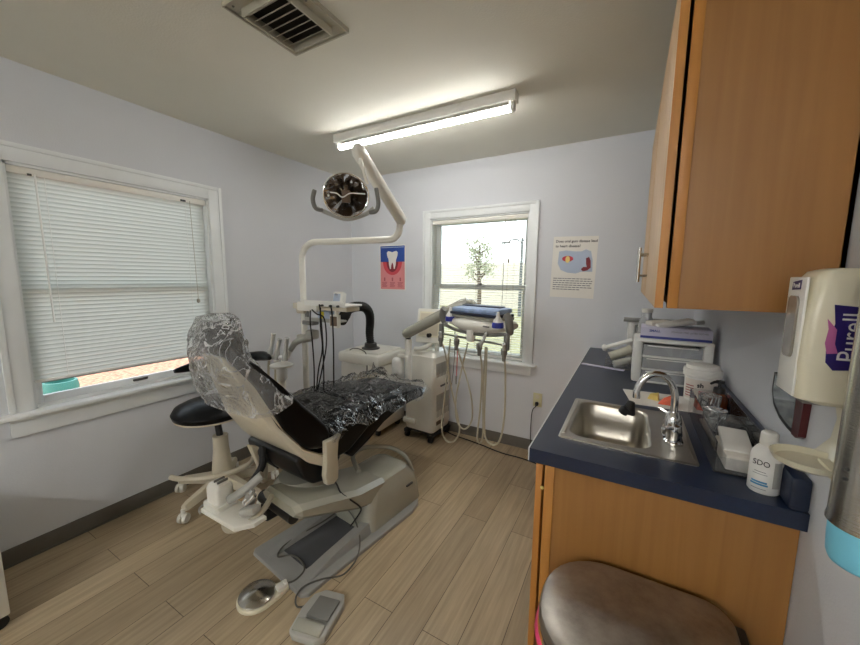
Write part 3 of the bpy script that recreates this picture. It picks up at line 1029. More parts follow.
# cream backrest shell with two legs
q = MB(CH)
q.wprism([(-.405, 1.09, .09), (-.38, 1.035, .13), (-.325, .945, .185), (-.238, .732, .235), (-.135, .590, .255), (-.03, .52, .27), (.02, .505, .275), (.02, .445, .275), (-.04, .46, .265), (-.11, .505, .25), (-.19, .60, .23), (-.28, .735, .20), (-.345, .89, .155), (-.40, 1.02, .11), (-.43, 1.09, .085)], 0.012)
q.build('back_shell', 'cream', dc, sharp=40)
MB(CH).wprism([(-.21, .54, .022), (-.165, .40, .018), (-.15, .29, .016), (-.115, .29, .016), (-.11, .40, .018), (-.13, .50, .022)], 0.006, cx=-0.13).build('shell_strut', 'cream', dc)
for sx_ in (1, -1):
    br_ = MB(CH)
    br_.wprism([(-.045, .605, .016), (.02, .605, .016), (.055, .612, .012), (.065, .605, .010), (.04, .575, .016), (.03, .50, .018), (.035, .43, .018), (.03, .375, .018), (.0, .355, .018), (-.045, .37, .018), (-.055, .42, .018), (-.045, .50, .018)], 0.007, cx=0.285 * sx_)
    br_.build('seat_bracket', 'cream', dc)

# upholstery
q = MB(CH)
q.wprism([(-.40, 1.15, .13), (-.328, 1.05, .205), (-.24, .945, .25), (-.153, .84, .268), (-.06, .74, .27), (-.006, .675, .27), (.016, .635, .27), (.015, .585, .27), (-.04, .555, .268), (-.13, .585, .265), (-.242, .73, .255), (-.33, .945, .22), (-.405, 1.08, .15)], 0.03, 4)
q.build('back_cushion', 'vinyl', dc, sharp=60)
hr = MB(CH).wprism([(-.445, 1.20, .115), (-.42, 1.243, .115), (-.385, 1.243, .12), (-.36, 1.20, .125), (-.335, 1.11, .125), (-.35, 1.06, .12), (-.40, 1.07, .12), (-.44, 1.13, .115)], 0.025, 4)
hr.build('headrest', 'vinyl', dc, sharp=60)
q = MB(CH)
q.wprism([(-.02, .60, .25), (.01, .645, .268), (.10, .668, .272), (.22, .682, .275), (.33, .68, .275), (.335, .60, .275), (.30, .545, .27), (.15, .46, .265), (.02, .45, .25), (-.02, .50, .24)], 0.022, 4)
q.build('seat_cushion', 'vinyl', dc, sharp=60)
q = MB(CH)
q.wprism([(.335, .68, .275), (.45, .684, .272), (.61, .672, .265), (.80, .652, .255), (.93, .635, .24), (.985, .605, .225), (.985, .575, .22), (.93, .56, .24), (.75, .572, .255), (.61, .563, .262), (.45, .53, .268), (.32, .47, .27), (.18, .41, .26), (.14, .45, .26), (.30, .55, .27)], 0.02, 4)
q.build('leg_rest', 'vinyl', dc, sharp=60)

# cord that loops across the arm
MB(BA).tube(smooth_path([(-0.02, 0.36, 0.33), (0.06, 0.33, 0.335), (0.13, 0.30, 0.33), (0.168, 0.34, 0.28), (0.17, 0.39, 0.22), (0.14, 0.42, 0.16), (0.08, 0.40, 0.06)]), 0.0045, 8).build('chair_cable', 'rubber', dc)
MB(BA).tube(smooth_path([(0.02, 0.52, 0.31), (-0.12, 0.60, 0.33), (-0.17, 0.74, 0.31), (-0.09, 0.90, 0.275), (0.03, 0.935, 0.23), (0.09, 0.94, 0.14)]), 0.014, 10).build('utility_hose', 'putty', dc)

# assistant's instrument bracket hanging behind the seat
AS = Matrix.Translation((0.075, 0.0, -0.015))
ai = MB(AS).plate([(0.865, 0.80), (1.12, 0.80), (1.17, 0.86), (1.17, 0.92), (0.99, 0.93), (0.90, 0.92), (0.855, 0.88)], 0.375, 0.395, 0.006).build('instrument_bracket', 'cream2', dc)
rings = []
for z, e in ((0.395, 0.012), (0.42, 0.012), (0.422, 0.0), (0.49, 0.0), (0.505, 0.006), (0.515, 0.02)):
    rings.append([Vector((x, y, z)) for x, y in rrect(0.872 - e * (1 if z < .421 else -1), 0.962 + e * (1 if z < .421 else -1), 0.822 - e * (1 if z < .421 else -1), 0.905 + e * (1 if z < .421 else -1), 0.015, 4)])
MB(AS).loft(rings).build('solids_canister', 'cream2', ai, sharp=25)
MB(AS).box((0.915, 0.865, 0.519), (0.008, 0.05, 0.012), 0.003).box((0.94, 0.865, 0.519), (0.008, 0.05, 0.012), 0.003).build('canister_clip', 'mgrey', ai)
MB(AS).tube(smooth_path([(0.97, 0.87, 0.43), (1.02, 0.92, 0.47), (1.07, 0.98, 0.53)]), [0.02] * 13, 10).build('support_tube', 'grey', ai)
MB(AS).box((1.12, 0.875, 0.43), (0.09, 0.05, 0.035), 0.012, (0, R(-18), R(12))).box((1.09, 0.90, 0.46), (0.04, 0.04, 0.06), 0.01, (0, R(20), 0)).build('saliva_valve', 'grey', ai)
MB(AS).cyl((1.075, 0.88, 0.45), (1.10, 0.91, 0.50), 0.011, n=12).cyl((1.10, 0.87, 0.45), (1.13, 0.895, 0.49), 0.009, n=12).build('valve_tip', 'chrome', ai)
MB(AS).tube(smooth_path([(1.00, 0.83, 0.372), (1.04, 0.81, 0.355), (1.09, 0.82, 0.36), (1.13, 0.87, 0.385), (1.14, 0.93, 0.41), (1.10, 1.0, 0.42)]), 0.013, 10).build('vacuum_hose', 'beige_hose', ai)
MB(AS).tube(smooth_path([(0.86, 0.86, 0.385), (0.84, 0.83, 0.39), (0.85, 0.80, 0.385), (0.88, 0.79, 0.38)]), 0.004, 8).build('wire_loop', 'grey', ai)
MB(AS).tube(smooth_path([(0.93, 1.0, 0.42), (0.95, 1.06, 0.50), (0.90, 1.10, 0.56), (0.86, 1.13, 0.50), (0.90, 1.2, 0.42)]), 0.018, 10).build('black_hose', 'rubber', dc)


# ---- plastic over the backrest and headrest
def bag(u, v):
    """u around, v from the top of the head down"""
    # spine: centre (y, z), half depth, half width, and the tilt of the section
    keys = [(-.40, 1.272, .010, .03), (-.40, 1.26, .052, .115), (-.40, 1.20, .066, .142), (-.395, 1.13, .078, .155), (-.385, 1.05, .08, .20), (-.35, .97, .09, .245), (-.31, .90, .105, .275), (-.275, .845, .12, .285)]
    t_ = v * (len(keys) - 1)
    i = min(int(t_), len(keys) - 2)
    f_ = t_ - i
    cy, cz, hd, hw = [a_ + (b_ - a_) * f_ for a_, b_ in zip(keys[i], keys[i + 1])]
    a = 2 * PI * u
    sx_, sy_ = math.cos(a), math.sin(a)
    k = 0.75
    ex = math.copysign(abs(sx_) ** k, sx_) * hw
    ey = math.copysign(abs(sy_) ** k, sy_) * hd
    # section leans so that its front is higher than its back
    yy = cy + ey * 0.92
    zz = cz + ey * 0.3 * (1 - 0.3 * v)
    p = Vector((ex, yy, zz))
    n1 = noise.noise(Vector((p.x * 7, p.y * 7, p.z * 4)))
    n2 = noise.noise(Vector((p.x * 19 + 3, p.y * 19, p.z * 10)))
    n3 = abs(noise.noise(Vector((a * 2.2, v * 2.5, 1.3))))
    n6 = (1 - abs(noise.noise(Vector((p.x * 9 + 4, p.y * 9, p.z * 7))))) ** 6
    d = (0.010 * n1 + 0.006 * n2 + 0.012 * n3 * v + 0.020 * n6)
    nrm = Vector((sx_, sy_, 0.2))
    return CH @ (p + nrm * d * min(1, v * 5))


q = MB().grid(bag, 72, 56)
bmesh.ops.remove_doubles(q.bm, verts=q.bm.verts[:], dist=0.0002)
tag(q.build('backrest_cover', 'film2', sharp=0), 'clear crinkled plastic bag pulled over the headrest and back of the dental chair', 'plastic cover', 'plastic covers on the dental chair')


def sheet(u, v):
    x = (u - 0.5) * 2
    ly = -0.01 + v * 0.985
    prof = [(-.01, .655), (.10, .678), (.22, .692), (.33, .69), (.45, .694), (.61, .682), (.80, .662), (.93, .646), (.985, .625)]
    z = prof[-1][1]
    for (a_, b_), (c_, d_) in zip(prof, prof[1:]):
        if a_ <= ly <= c_:
            z = b_ + (d_ - b_) * (ly - a_) / (c_ - a_)
            break
    w_ = 0.305 - 0.03 * v
    lx = x * w_
    edge = max(0, abs(x) - 0.86) / 0.14
    drop = edge * (0.05 + 0.05 * math.sin(v * PI) + 0.02 * math.sin(v * 23 + x))
    n1 = noise.noise(Vector((lx * 9, ly * 9, 0.4)))
    n2 = noise.noise(Vector((lx * 26, ly * 22, 2.4)))
    n4 = (1 - abs(noise.noise(Vector((lx * 5 + ly * 3, ly * 6 - lx * 4, 5.1))))) ** 5
    n5 = (1 - abs(noise.noise(Vector((lx * 11 - ly * 7, ly * 9 + lx * 8, 9.1))))) ** 6
    lift = max(0, n1) * 0.015 + 0.020 * n4 + 0.014 * n5 + 0.004
    # bunched heap near the far side of the leg rest
    heap = math.exp(-((lx + 0.13) / 0.12) ** 2 - ((ly - 0.80) / 0.15) ** 2)
    z += heap * (0.035 + 0.03 * n5 + 0.05 * n4)
    return CH @ Vector((lx + (0.008 * edge * (1 if x > 0 else -1)), ly, z + lift * (1 - edge * 0.85) - drop))


q = MB().grid(sheet, 70, 120)
tag(q.build('seat_cover_sheet', 'film', sharp=0), 'clear wrinkled plastic sheet lying over the seat and leg rest of the dental chair', 'plastic cover', 'plastic covers on the dental chair')

# ================================================================== FOOT CONTROLS
fp = thing('foot_control', (1.223, 0.868, 0), 'round steel disc foot control with a cream rim on the floor', 'foot control', 'foot controls on the floor')
fm = Matrix.Translation((1.225, 0.868, 0)) @ Matrix.Rotation(R(-8), 4, 'Z')
MB(fm).plate(circle2(0, 0, 0.084, 0.084, 30, R(85), R(365)) + [(0.082, 0.06), (0.074, 0.11), (0.05, 0.125), (0.02, 0.115)], 0.0, 0.018, 0.006).build('base', 'ivory', fp)
MB(fm).lathe([(0.0, 0.018), (0.074, 0.018), (0.078, 0.024), (0.074, 0.028), (0.03, 0.037), (0.008, 0.042), (0, 0.043)], (0, 0, 0), 48).build('disc', 'steel', fp, label='polished steel disc')
MB(fm).box((0.052, 0.088, 0.026), (0.036, 0.05, 0.02), 0.006).cyl((0.052, 0.105, 0.034), (0.052, 0.105, 0.042), 0.008, n=12).build('cable_mount', 'cream2', fp)
MB().tube(smooth_path([(1.287, 0.965, 0.022), (1.32, 1.0, 0.03), (1.31, 1.06, 0.03), (1.25, 1.09, 0.03), (1.18, 1.09, 0.03), (1.13, 1.05, 0.03), (1.10, 1.10, 0.035), (1.11, 1.20, 0.04), (1.15, 1.32, 0.05), (1.18, 1.40, 0.07)]), 0.004, 8).build('cable', 'cord', fp)

fp = thing('foot_switch', (1.54, 0.94, 0), 'rectangular putty grey foot switch with a square grey pad on the floor', 'foot control', 'foot controls on the floor')
fm = Matrix.Translation((1.535, 0.945, 0)) @ Matrix.Rotation(R(14), 4, 'Z')
MB(fm).plate([(-.075, -.10), (-.05, -.118), (.05, -.118), (.082, -.09), (.085, .06), (.06, .105), (-.03, .105), (-.07, .07), (-.085, 0)], 0.0, 0.028, 0.01).build('base', 'grey', fp)
MB(fm).box((0.0, -0.078, 0.03), (0.13, 0.05, 0.014), 0.006, (R(6), 0, 0)).build('heel_ridge', 'putty', fp)
MB(fm).box((0.014, 0.01, 0.034), (0.102, 0.105, 0.012), 0.005, (R(-4), 0, 0)).build('pad', 'mgrey', fp, label='darker grey square pad')
MB().tube(smooth_path([(1.465, 0.955, 0.012), (1.42, 0.925, 0.006), (1.385, 0.95, 0.02), (1.385, 1.00, 0.03), (1.43, 1.07, 0.03), (1.49, 1.14, 0.025), (1.48, 1.25, 0.03), (1.42, 1.34, 0.05), (1.33, 1.40, 0.09), (1.25, 1.42, 0.12)]), 0.004, 8).build('cable', 'cord', fp)

# ================================================================== STOOL
st = thing('dental_stool', (0.34, 1.22, 0), 'dental stool with round black seat and cream wheeled base by the side window', 'stool')
cx, cy = 0.34, 1.24
MB().lathe([(0.0, 0.545), (0.19, 0.545), (0.215, 0.565), (0.222, 0.59), (0.205, 0.62), (0.16, 0.642), (0.08, 0.652), (0, 0.654)], (0.285, 1.23, 0), 48).build('seat', 'vinyl', st)
MB().lathe([(0.0, 0.525), (0.13, 0.53), (0.185, 0.55), (0.185, 0.565), (0, 0.565)], (0.285, 1.23, 0), 40, sx=1.13, sy=1.13).build('seat_pan', 'cream', st)
MB().lathe([(0.03, 0.11), (0.07, 0.12), (0.06, 0.2), (0.045, 0.34), (0.045, 0.42), (0.0, 0.42)], (cx, cy, 0), 28).build('column', 'cream', st)
MB().cyl((cx, cy, 0.40), (cx - 0.03, cy, 0.535), 0.02, n=16).build('gas_lift', 'black', st)
MB().cyl((cx - 0.05, cy - 0.03, 0.13), (cx - 0.03, cy - 0.02, 0.33), 0.012, 0.012, n=10).build('lever', 'cream', st)
for dx, dy in ((0.06, -0.27), (-0.275, -0.125), (-0.235, 0.22), (0.12, 0.29), (0.33, 0.04)):
    d = Vector((dx, dy, 0))
    n_ = d.normalized()
    sdir = Vector((-n_.y, n_.x, 0))
    q = MB()
    rings = []
    for t_, z0, z1, w_ in ((0.0, 0.10, 0.17, 0.04), (0.5, 0.09, 0.14, 0.03), (0.92, 0.075, 0.115, 0.024), (1.0, 0.075, 0.105, 0.02)):
        p = Vector((cx, cy, 0)) + d * t_
        rings.append([p + sdir * w_ + Vector((0, 0, z0)), p + sdir * w_ + Vector((0, 0, (z0 + z1) / 2)), p + sdir * w_ * .6 + Vector((0, 0, z1)), p - sdir * w_ * .6 + Vector((0, 0, z1)), p - sdir * w_ + Vector((0, 0, (z0 + z1) / 2)), p - sdir * w_ + Vector((0, 0, z0))])
    lg = q.loft(rings).build('base_arm', 'cream', st, sharp=50)
    p = Vector((cx, cy, 0)) + d * 1.02
    w_ = MB()
    ax_ = Vector((math.cos(dx * 9), math.sin(dx * 9), 0))
    for s_ in (-1, 1):
        w_.cyl(p + ax_ * (0.006 * s_) + Vector((0, 0, 0.03)), p + ax_ * (0.024 * s_) + Vector((0, 0, 0.03)), 0.03, 0.026, n=22)
    w_.cyl(p + Vector((0, 0, 0.04)), p + Vector((0, 0, 0.085)), 0.012, n=12)
    w_.build('caster', 'cream2', lg)
MB().tube(smooth_path([(0.16, 1.02, 0.185), (0.23, 1.03, 0.19), (0.33, 1.08, 0.195), (0.42, 1.16, 0.20), (0.47, 1.26, 0.205), (0.46, 1.36, 0.205), (0.38, 1.44, 0.2)]), 0.016, 12).cyl((0.42, 1.16, 0.20), (0.36, 1.22, 0.16), 0.01).cyl((0.46, 1.36, 0.205), (0.37, 1.28, 0.16), 0.01).build('foot_ring', 'cream', st)
q = MB()
pth = smooth_path([(0.04, 1.14, 0.825), (0.07, 1.30, 0.84), (0.18, 1.46, 0.86), (0.36, 1.54, 0.89), (0.52, 1.50, 0.90)], 6)
nn = len(pth)
q.tube(pth, [0.034 * min(1, 0.35 + 3.5 * min(i, nn - 1 - i) / nn) for i in range(nn)], 14)
q.build('body_support', 'vinyl', st)
MB().tube(smooth_path([(0.30, 1.30, 0.54), (0.30, 1.47, 0.55), (0.29, 1.53, 0.66), (0.28, 1.52, 0.86)]), 0.013, 10).build('support_rod', 'chrome', st)

# ================================================================== LIGHT POST + LAMP
dl = thing('dental_light', (0.68, 1.66, 0), 'tall cream post with a bent arm carrying a mirrored dental operating lamp', 'dental light')
MB().lathe([(0, 0), (0.13, 0), (0.13, 0.015), (0.05, 0.03), (0.035, 0.05), (0.035, 0.08), (0, 0.08)], (0.68, 1.66, 0), 32).build('floor_flange', 'putty', dl)
pth = [(0.68, 1.66, 0.05), (0.68, 1.66, 1.0), (0.68, 1.66, 1.56)]
arc = [(0.68 + 0.11 * (1 - math.cos(t)) * 0.98, 1.66 + 0.11 * (1 - math.cos(t)) * 0.18, 1.56 + 0.11 * math.sin(t)) for t in [PI / 2 * k / 8 for k in range(9)]]
pth = pth[:2] + arc + [(1.31, 1.775, 1.672), ]
arc2 = [(1.31 + 0.07 * math.sin(t) * 0.98, 1.775 + 0.07 * math.sin(t) * 0.18, 1.672 + 0.07 * (1 - math.cos(t))) for t in [PI / 2 * k / 6 for k in range(1, 7)]]
pth += arc2 + [(1.379, 1.788, 1.775)]
MB().tube(pth, 0.0205, 20).build('post', 'cream2', dl, sharp=50)
MB().cyl((1.379, 1.788, 1.765), (1.379, 1.788, 1.80), 0.018, n=16).box((1.385, 1.76, 1.79), (0.02, 0.03, 0.02), 0.004).build('pivot', 'dgrey', dl)
e0, e1 = Vector((1.39, 1.80, 1.775)), Vector((1.415, 1.385, 2.045))
q = MB()
dirv = (e1 - e0).normalized()
rings = []
sd = Vector((1, 0, 0))
upv = sd.cross(dirv).normalized()
for t_, w_, h_ in ((-0.03, 0.012, 0.012), (0.0, 0.026, 0.026), (0.03, 0.03, 0.032), (0.5, 0.03, 0.034), (0.94, 0.03, 0.036), (1.0, 0.03, 0.036), (1.05, 0.022, 0.026), (1.07, 0.01, 0.012)):
    p = e0 + (e1 - e0) * t_
    rings.append([p + sd * (w_ * math.copysign(abs(math.cos(a)) ** .8, math.cos(a))) + upv * (h_ * math.copysign(abs(math.sin(a)) ** .8, math.sin(a))) for a in [2 * PI * k / 20 for k in range(20)]])
q.loft(rings).build('spring_arm', 'cream2', dl, sharp=50)
# neck down to the lamp
MB().cyl((1.42, 1.385, 2.03), (1.43, 1.385, 1.985), 0.010, n=12).tube(smooth_path([(1.43, 1.385, 2.0), (1.44, 1.385, 1.97), (1.44, 1.40, 1.93), (1.44, 1.42, 1.90)]), 0.008, 10).build('neck', 'cream2', dl)
# lamp head: faces the camera and down
LC = Vector((1.345, 1.37, 1.845))
fdir = Vector((0.66, -0.72, -0.20)).normalized()
xdir = fdir.cross(Vector((0, 0, 1))).normalized() * -1
ydir = xdir.cross(fdir).normalized() * -1
if ydir.z < 0:
    ydir = -ydir
LM = Matrix(((xdir.x, ydir.x, fdir.x, LC.x), (xdir.y, ydir.y, fdir.y, LC.y), (xdir.z, ydir.z, fdir.z, LC.z), (0, 0, 0, 1))) @ Matrix.Scale(0.88, 4)
hd_ = MB(LM)
prof = []
for k in range(9):
    t_ = k / 8
    prof.append((0.122 * math.sin(t_ * PI / 2) ** 0.8 if k else 0.0, -0.085 + 0.085 * t_ ** 1.8))
hd_.lathe([(0.0, -0.092), (0.06, -0.085), (0.10, -0.055), (0.128, -0.01), (0.13, 0.0), (0.124, 0.002)], (0, 0, 0), 40, sy=0.94, caps=False)
hd = hd_.build('lamp_housing', 'cream2', dl)
mr_ = MB(LM)


def facet(u, v):
    a = 2 * PI * u
    rr = 0.118 * v
    q8 = 1 + 0.02 * math.cos(8 * a)
    return LM @ Vector((rr * math.cos(a) * q8, rr * 0.94 * math.sin(a) * q8, -0.075 + 0.075 * v ** 2 + 0.004 * math.cos(9 * a) * v + 0.006 * noise.noise(Vector((a * 3, v * 6, 2))) * v))


MB().grid(facet, 56, 14).build('reflector', 'chrome', hd, sharp=12, label='faceted mirror reflector')
MB(LM).tube([Vector((0.123 * math.cos(a), 0.116 * math.sin(a), 0.004)) for a in [2 * PI * k / 40 for k in range(41)]], 0.005, 8).build('rim', 'chrome', hd)
MB(LM).tube(smooth_path([(-0.085, 0.012, 0.008), (-0.05, 0.008, 0.012), (-0.02, -0.01, 0.016), (0.02, 0.012, 0.016), (0.06, 0.014, 0.012), (0.105, 0.014, 0.006)]), 0.0035, 8).build('bulb_guard', 'white', hd)
MB(LM).box((0.0, -0.005, -0.03), (0.05, 0.07, 0.03), 0.008).cyl((0, 0.035, -0.03), (0, 0.05, -0.02), 0.012, n=12).build('bulb_shield', 'brown', hd)
q = MB(LM)
q.tube(smooth_path([(-0.16, -0.075, 0.0), (-0.10, -0.10, -0.01), (0.0, -0.128, -0.01), (0.10, -0.10, -0.01), (0.155, -0.06, 0.0)]), 0.012, 10)
q.build('yoke', 'grey', dl)
for s_ in (-1, 1):
    MB(LM).tube(smooth_path([(0.13 * s_, -0.085, 0.0), (0.165 * s_, -0.075, 0.015), (0.178 * s_, -0.03, 0.02), (0.165 * s_, 0.05 if s_ > 0 else 0.02, 0.02)]), [0.010, 0.012] + [0.0125] * 16 + [0.010], 12).build('handle', 'mgrey', dl)


# ================================================================== INSTRUMENT SHELF ON THE POST
sh = thing('instrument_shelf', (0.74, 1.66, 1.25), 'cream instrument shelf clamped to the light post, with dark cables hanging below', 'shelf')
MB().box((0.68, 1.66, 1.235), (0.075, 0.075, 0.07), 0.012).box((0.60, 1.69, 1.245), (0.10, 0.03, 0.04), 0.006).build('clamp', 'cream', sh)
MB().bb(0.70, 1.12, 1.60, 1.72, 1.235, 1.262, 0.006).build('beam', 'cream', sh)
MB().bb(0.70, 0.88, 1.585, 1.70, 1.225, 1.285, 0.008).bb(0.74, 0.92, 1.59, 1.60, 1.27, 1.295, 0.003).build('control_block', 'cream2', sh)
MB().bb(0.80, 1.14, 1.56, 1.72, 1.265, 1.278, 0.004).bb(0.80, 1.14, 1.56, 1.566, 1.275, 1.30, 0.002).build('tray_top', 'white', sh)
for x in (0.965, 1.035, 1.095):
    MB().cyl((x, 1.562, 1.272), (x, 1.545, 1.272), 0.007, n=12).build('connector', 'dgrey', sh)
lab = [[(0.945, 1.55, 1.27), (0.968, 1.53, 1.275), (0.975, 1.53, 1.22), (0.965, 1.55, 1.05), (0.945, 1.57, 0.85), (0.93, 1.58, 0.72)],
       [(0.87, 1.56, 1.24), (0.93, 1.54, 1.22), (0.985, 1.55, 1.19), (0.985, 1.56, 1.03), (0.93, 1.57, 0.86), (0.875, 1.58, 0.72)],
       [(1.035, 1.55, 1.27), (1.06, 1.53, 1.275), (1.07, 1.53, 1.22), (1.065, 1.54, 1.05), (1.04, 1.56, 0.84), (1.03, 1.57, 0.76)],
       [(0.845, 1.57, 1.235), (0.85, 1.56, 1.15), (0.862, 1.56, 1.05), (0.86, 1.57, 0.88), (0.855, 1.57, 0.72)],
       [(0.955, 1.55, 1.26), (0.96, 1.54, 1.15), (0.95, 1.56, 1.0), (0.90, 1.57, 0.86), (0.865, 1.58, 0.72)]]
for p in lab:
    MB().tube(smooth_path(p), 0.0045, 7).build('cable', 'rubber', sh)
MB().bb(0.72, 1.0, 1.63, 1.73, 1.155, 1.168, 0.004).bb(0.72, 1.0, 1.63, 1.634, 1.165, 1.18, 0.002).build('lower_tray', 'grey', sh)
MB().box((0.74, 1.66, 1.14), (0.10, 0.06, 0.03), 0.008).build('tray_arm', 'mgrey', sh)
MB().bb(0.70, 0.72, 1.65, 1.67, 1.13, 1.24).build('hanger', 'mgrey', sh)
o = thing('pressure_gauge_box', (0.87, 1.66, 1.168), 'small pale box with a yellow label on the lower tray of the instrument shelf', 'gauge')
MB().bb(0.82, 0.93, 1.65, 1.70, 1.168, 1.228, 0.006).build('body', 'lblue', o)
MB().bb(0.842, 0.878, 1.647, 1.65, 1.175, 1.222).build('label', 'yellow', o)
o = thing('framed_module', (1.03, 1.58, 1.13), 'square cream framed module with a brown face hanging under the instrument shelf', 'module')
MB().bb(0.992, 1.062, 1.585, 1.61, 1.135, 1.215, 0.004).bb(1.02, 1.035, 1.60, 1.62, 1.21, 1.24).build('frame', 'cream2', o)
MB().bb(1.001, 1.053, 1.582, 1.587, 1.147, 1.205).build('face', 'brown', o)
o = thing('display_unit', (1.05, 1.62, 1.278), 'small white tilted unit with a little screen standing on the instrument shelf', 'display')
MB().box((1.045, 1.62, 1.315), (0.07, 0.05, 0.078), 0.01, (R(-14), 0, R(12))).build('case', 'white', o)
MB().box((1.05, 1.592, 1.322), (0.045, 0.003, 0.045), 0.001, (R(-14), 0, R(12))).build('screen', 'lblue', o)
text_mesh('display_lettering', '88\n36', 0.02, frame_mtx((1.0505, 1.5895, 1.330), (0.978, 0.208, 0), (0, -0.24, 0.97)), 'greyink', o)

# hoses and handpieces cluster hanging at the post
hc = thing('assistant_holder', (0.62, 1.6, 0.88), 'white holder arm on the light post with three chromed suction handpieces', 'instrument holder')
MB().box((0.68, 1.66, 1.03), (0.08, 0.08, 0.055), 0.012).tube([(0.78, 1.62, 1.055), (0.70, 1.61, 1.03), (0.65, 1.60, 1.0), (0.62, 1.585, 0.95)], [0.026, 0.024, 0.02, 0.018], 12).box((0.80, 1.62, 1.07), (0.07, 0.06, 0.06), 0.012).build('arm', 'grey', hc)
MB().tube([(0.62, 1.585, 0.95), (0.62, 1.56, 0.91), (0.50, 1.56, 0.89), (0.41, 1.56, 0.895)], 0.016, 10).build('holder_bar', 'white', hc)
for bx, tx, tz in ((0.44, 0.515, 1.06), (0.515, 0.575, 1.03), (0.60, 0.65, 1.045)):
    hp_ = MB().tube([(bx, 1.55, 0.87), (bx + 0.012, 1.548, 0.91), ((bx + tx) / 2, 1.545, 0.96), (tx, 1.54, tz)], [0.018, 0.021, 0.012, 0.015], 14).build('handpiece', 'handpiece', hc)
    MB().lathe([(0.018, 0), (0.022, 0.01), (0.018, 0.025), (0.0, 0.025)], (bx, 1.55, 0.868), 16, axis=(0.2, 0, 1)).build('collar', 'white', hp_)
    MB().tube(smooth_path([(bx, 1.55, 0.865), (bx - 0.015, 1.552, 0.78), (bx - 0.03, 1.56, 0.66), (bx - 0.02, 1.565, 0.52)]), 0.0085, 10).build('hose', 'beige_hose', hp_)
tb = thing('cup_stand', (0.675, 1.47, 0), 'slim white column with a round cap standing beside the light post', 'stand')
MB().cyl((0.675, 1.47, 0.03), (0.675, 1.47, 0.86), 0.022, n=20).lathe([(0, 0), (0.11, 0), (0.11, 0.012), (0.03, 0.03), (0, 0.03)], (0.675, 1.47, 0), 28).build('column', 'cream2', tb)
MB().lathe([(0.024, 0.78), (0.034, 0.79), (0.034, 0.845), (0.03, 0.86), (0.068, 0.868), (0.072, 0.882), (0.05, 0.892), (0, 0.896)], (0.675, 1.47, 0), 28).build('cap', 'white', tb)

# ================================================================== SUCTION UNIT + HOSE
su = thing('suction_unit', (0.5, 2.6, 0), 'white floor-standing suction cabinet behind the dental chair', 'suction unit')
MB().bb(0.27, 0.72, 2.42, 2.84, 0.06, 0.66, 0.02).build('body', 'offwhite', su)
MB().bb(0.255, 0.735, 2.40, 2.85, 0.66, 0.76, 0.025).bb(0.30, 0.69, 2.45, 2.82, 0.755, 0.775, 0.01).build('lid', 'cream2', su)
for x in (0.32, 0.67):
    for y in (2.47, 2.78):
        MB().cyl((x - 0.012, y, 0.03), (x + 0.012, y, 0.03), 0.03, n=18).cyl((x, y, 0.03), (x, y, 0.065), 0.01, n=10).build('caster', 'black', su)
MB().lathe([(0.085, 0.775), (0.085, 0.785), (0.06, 0.795), (0.055, 0.83), (0, 0.83)], (0.49, 2.60, 0), 28).build('hose_collar', 'dgrey', su)
pth = smooth_path([(0.49, 2.60, 0.82), (0.51, 2.56, 0.93), (0.60, 2.46, 1.05), (0.69, 2.34, 1.14), (0.76, 2.20, 1.205), (0.80, 2.05, 1.225), (0.84, 1.92, 1.215), (0.90, 1.82, 1.185), (0.92, 1.76, 1.15)], 22)
rr = [0.034 + 0.004 * math.sin(i * PI / 2) for i in range(len(pth))]
MB().tube(pth, rr, 16).build('corrugated_hose', 'rubber', su, label='black corrugated hose')
MB().tube(smooth_path([(0.37, 2.44, 0.775), (0.40, 2.47, 0.79), (0.50, 2.46, 0.785), (0.58, 2.43, 0.74), (0.60, 2.40, 0.5)]), 0.005, 8).build('cable', 'cord', su)

# ================================================================== CART WITH MONITOR
ct = thing('equipment_cart', (1.04, 2.74, 0), 'tall cream equipment cart on a black wheeled base under the back window', 'cart')
CT = Matrix.Translation((1.04, 2.73, 0)) @ Matrix.Rotation(R(-4), 4, 'Z')
rings = []
for z, hx, y0, y1, r in ((0.09, 0.145, -0.14, 0.15, 0.03), (0.13, 0.155, -0.15, 0.155, 0.03), (0.5, 0.15, -0.13, 0.155, 0.03), (0.76, 0.145, -0.115, 0.15, 0.03), (0.80, 0.125, -0.09, 0.14, 0.03)):
    rings.append([CT @ Vector((x, y, z)) for x, y in rrect(-hx, hx, y0, y1, r, 4)])
MB().loft(rings).build('body', 'cream2', ct, sharp=25)
fpn = MB()
ring = []
for dep, k in ((-0.002, 1.0), (-0.012, 0.92)):
    ring.append([CT @ Vector((x * k, -0.142 + dep + 0.04 * (z / 0.8), 0.42 + (z - 0.42) * k)) for x, z in [(a_[0], a_[1]) for a_ in rrect(-0.115, 0.115, 0.17, 0.72, 0.09, 6)]])
fpn.loft(ring, True).build('front_panel', 'white', ct, sharp=25)
for x, z0, z1 in ((0.152, 0.22, 0.42), (0.147, 0.58, 0.70)):
    q = MB(CT)
    for i in range(9):
        q.bb(x, x + 0.0045, -0.08 + i * 0.024, -0.07 + i * 0.024, z0, z1)
    q.bb(x - 0.002, x + 0.001, -0.085, 0.135, z0 - 0.003, z1 + 0.003)
    q.build('vent_grille', 'grey', ct)
MB(CT).bb(0.149, 0.157, -0.02, 0.10, 0.485, 0.50, 0.002).build('badge', 'dgrey', ct)
MB(CT).bb(0.153, 0.160, -0.09, -0.02, 0.15, 0.185, 0.002).bb(0.153, 0.16, 0.0, 0.03, 0.15, 0.18, 0.002).build('power_socket', 'brown', ct)
MB(CT).bb(-0.16, -0.02, -0.17, -0.13, 0.14, 0.19, 0.012).build('handle', 'cream2', ct)
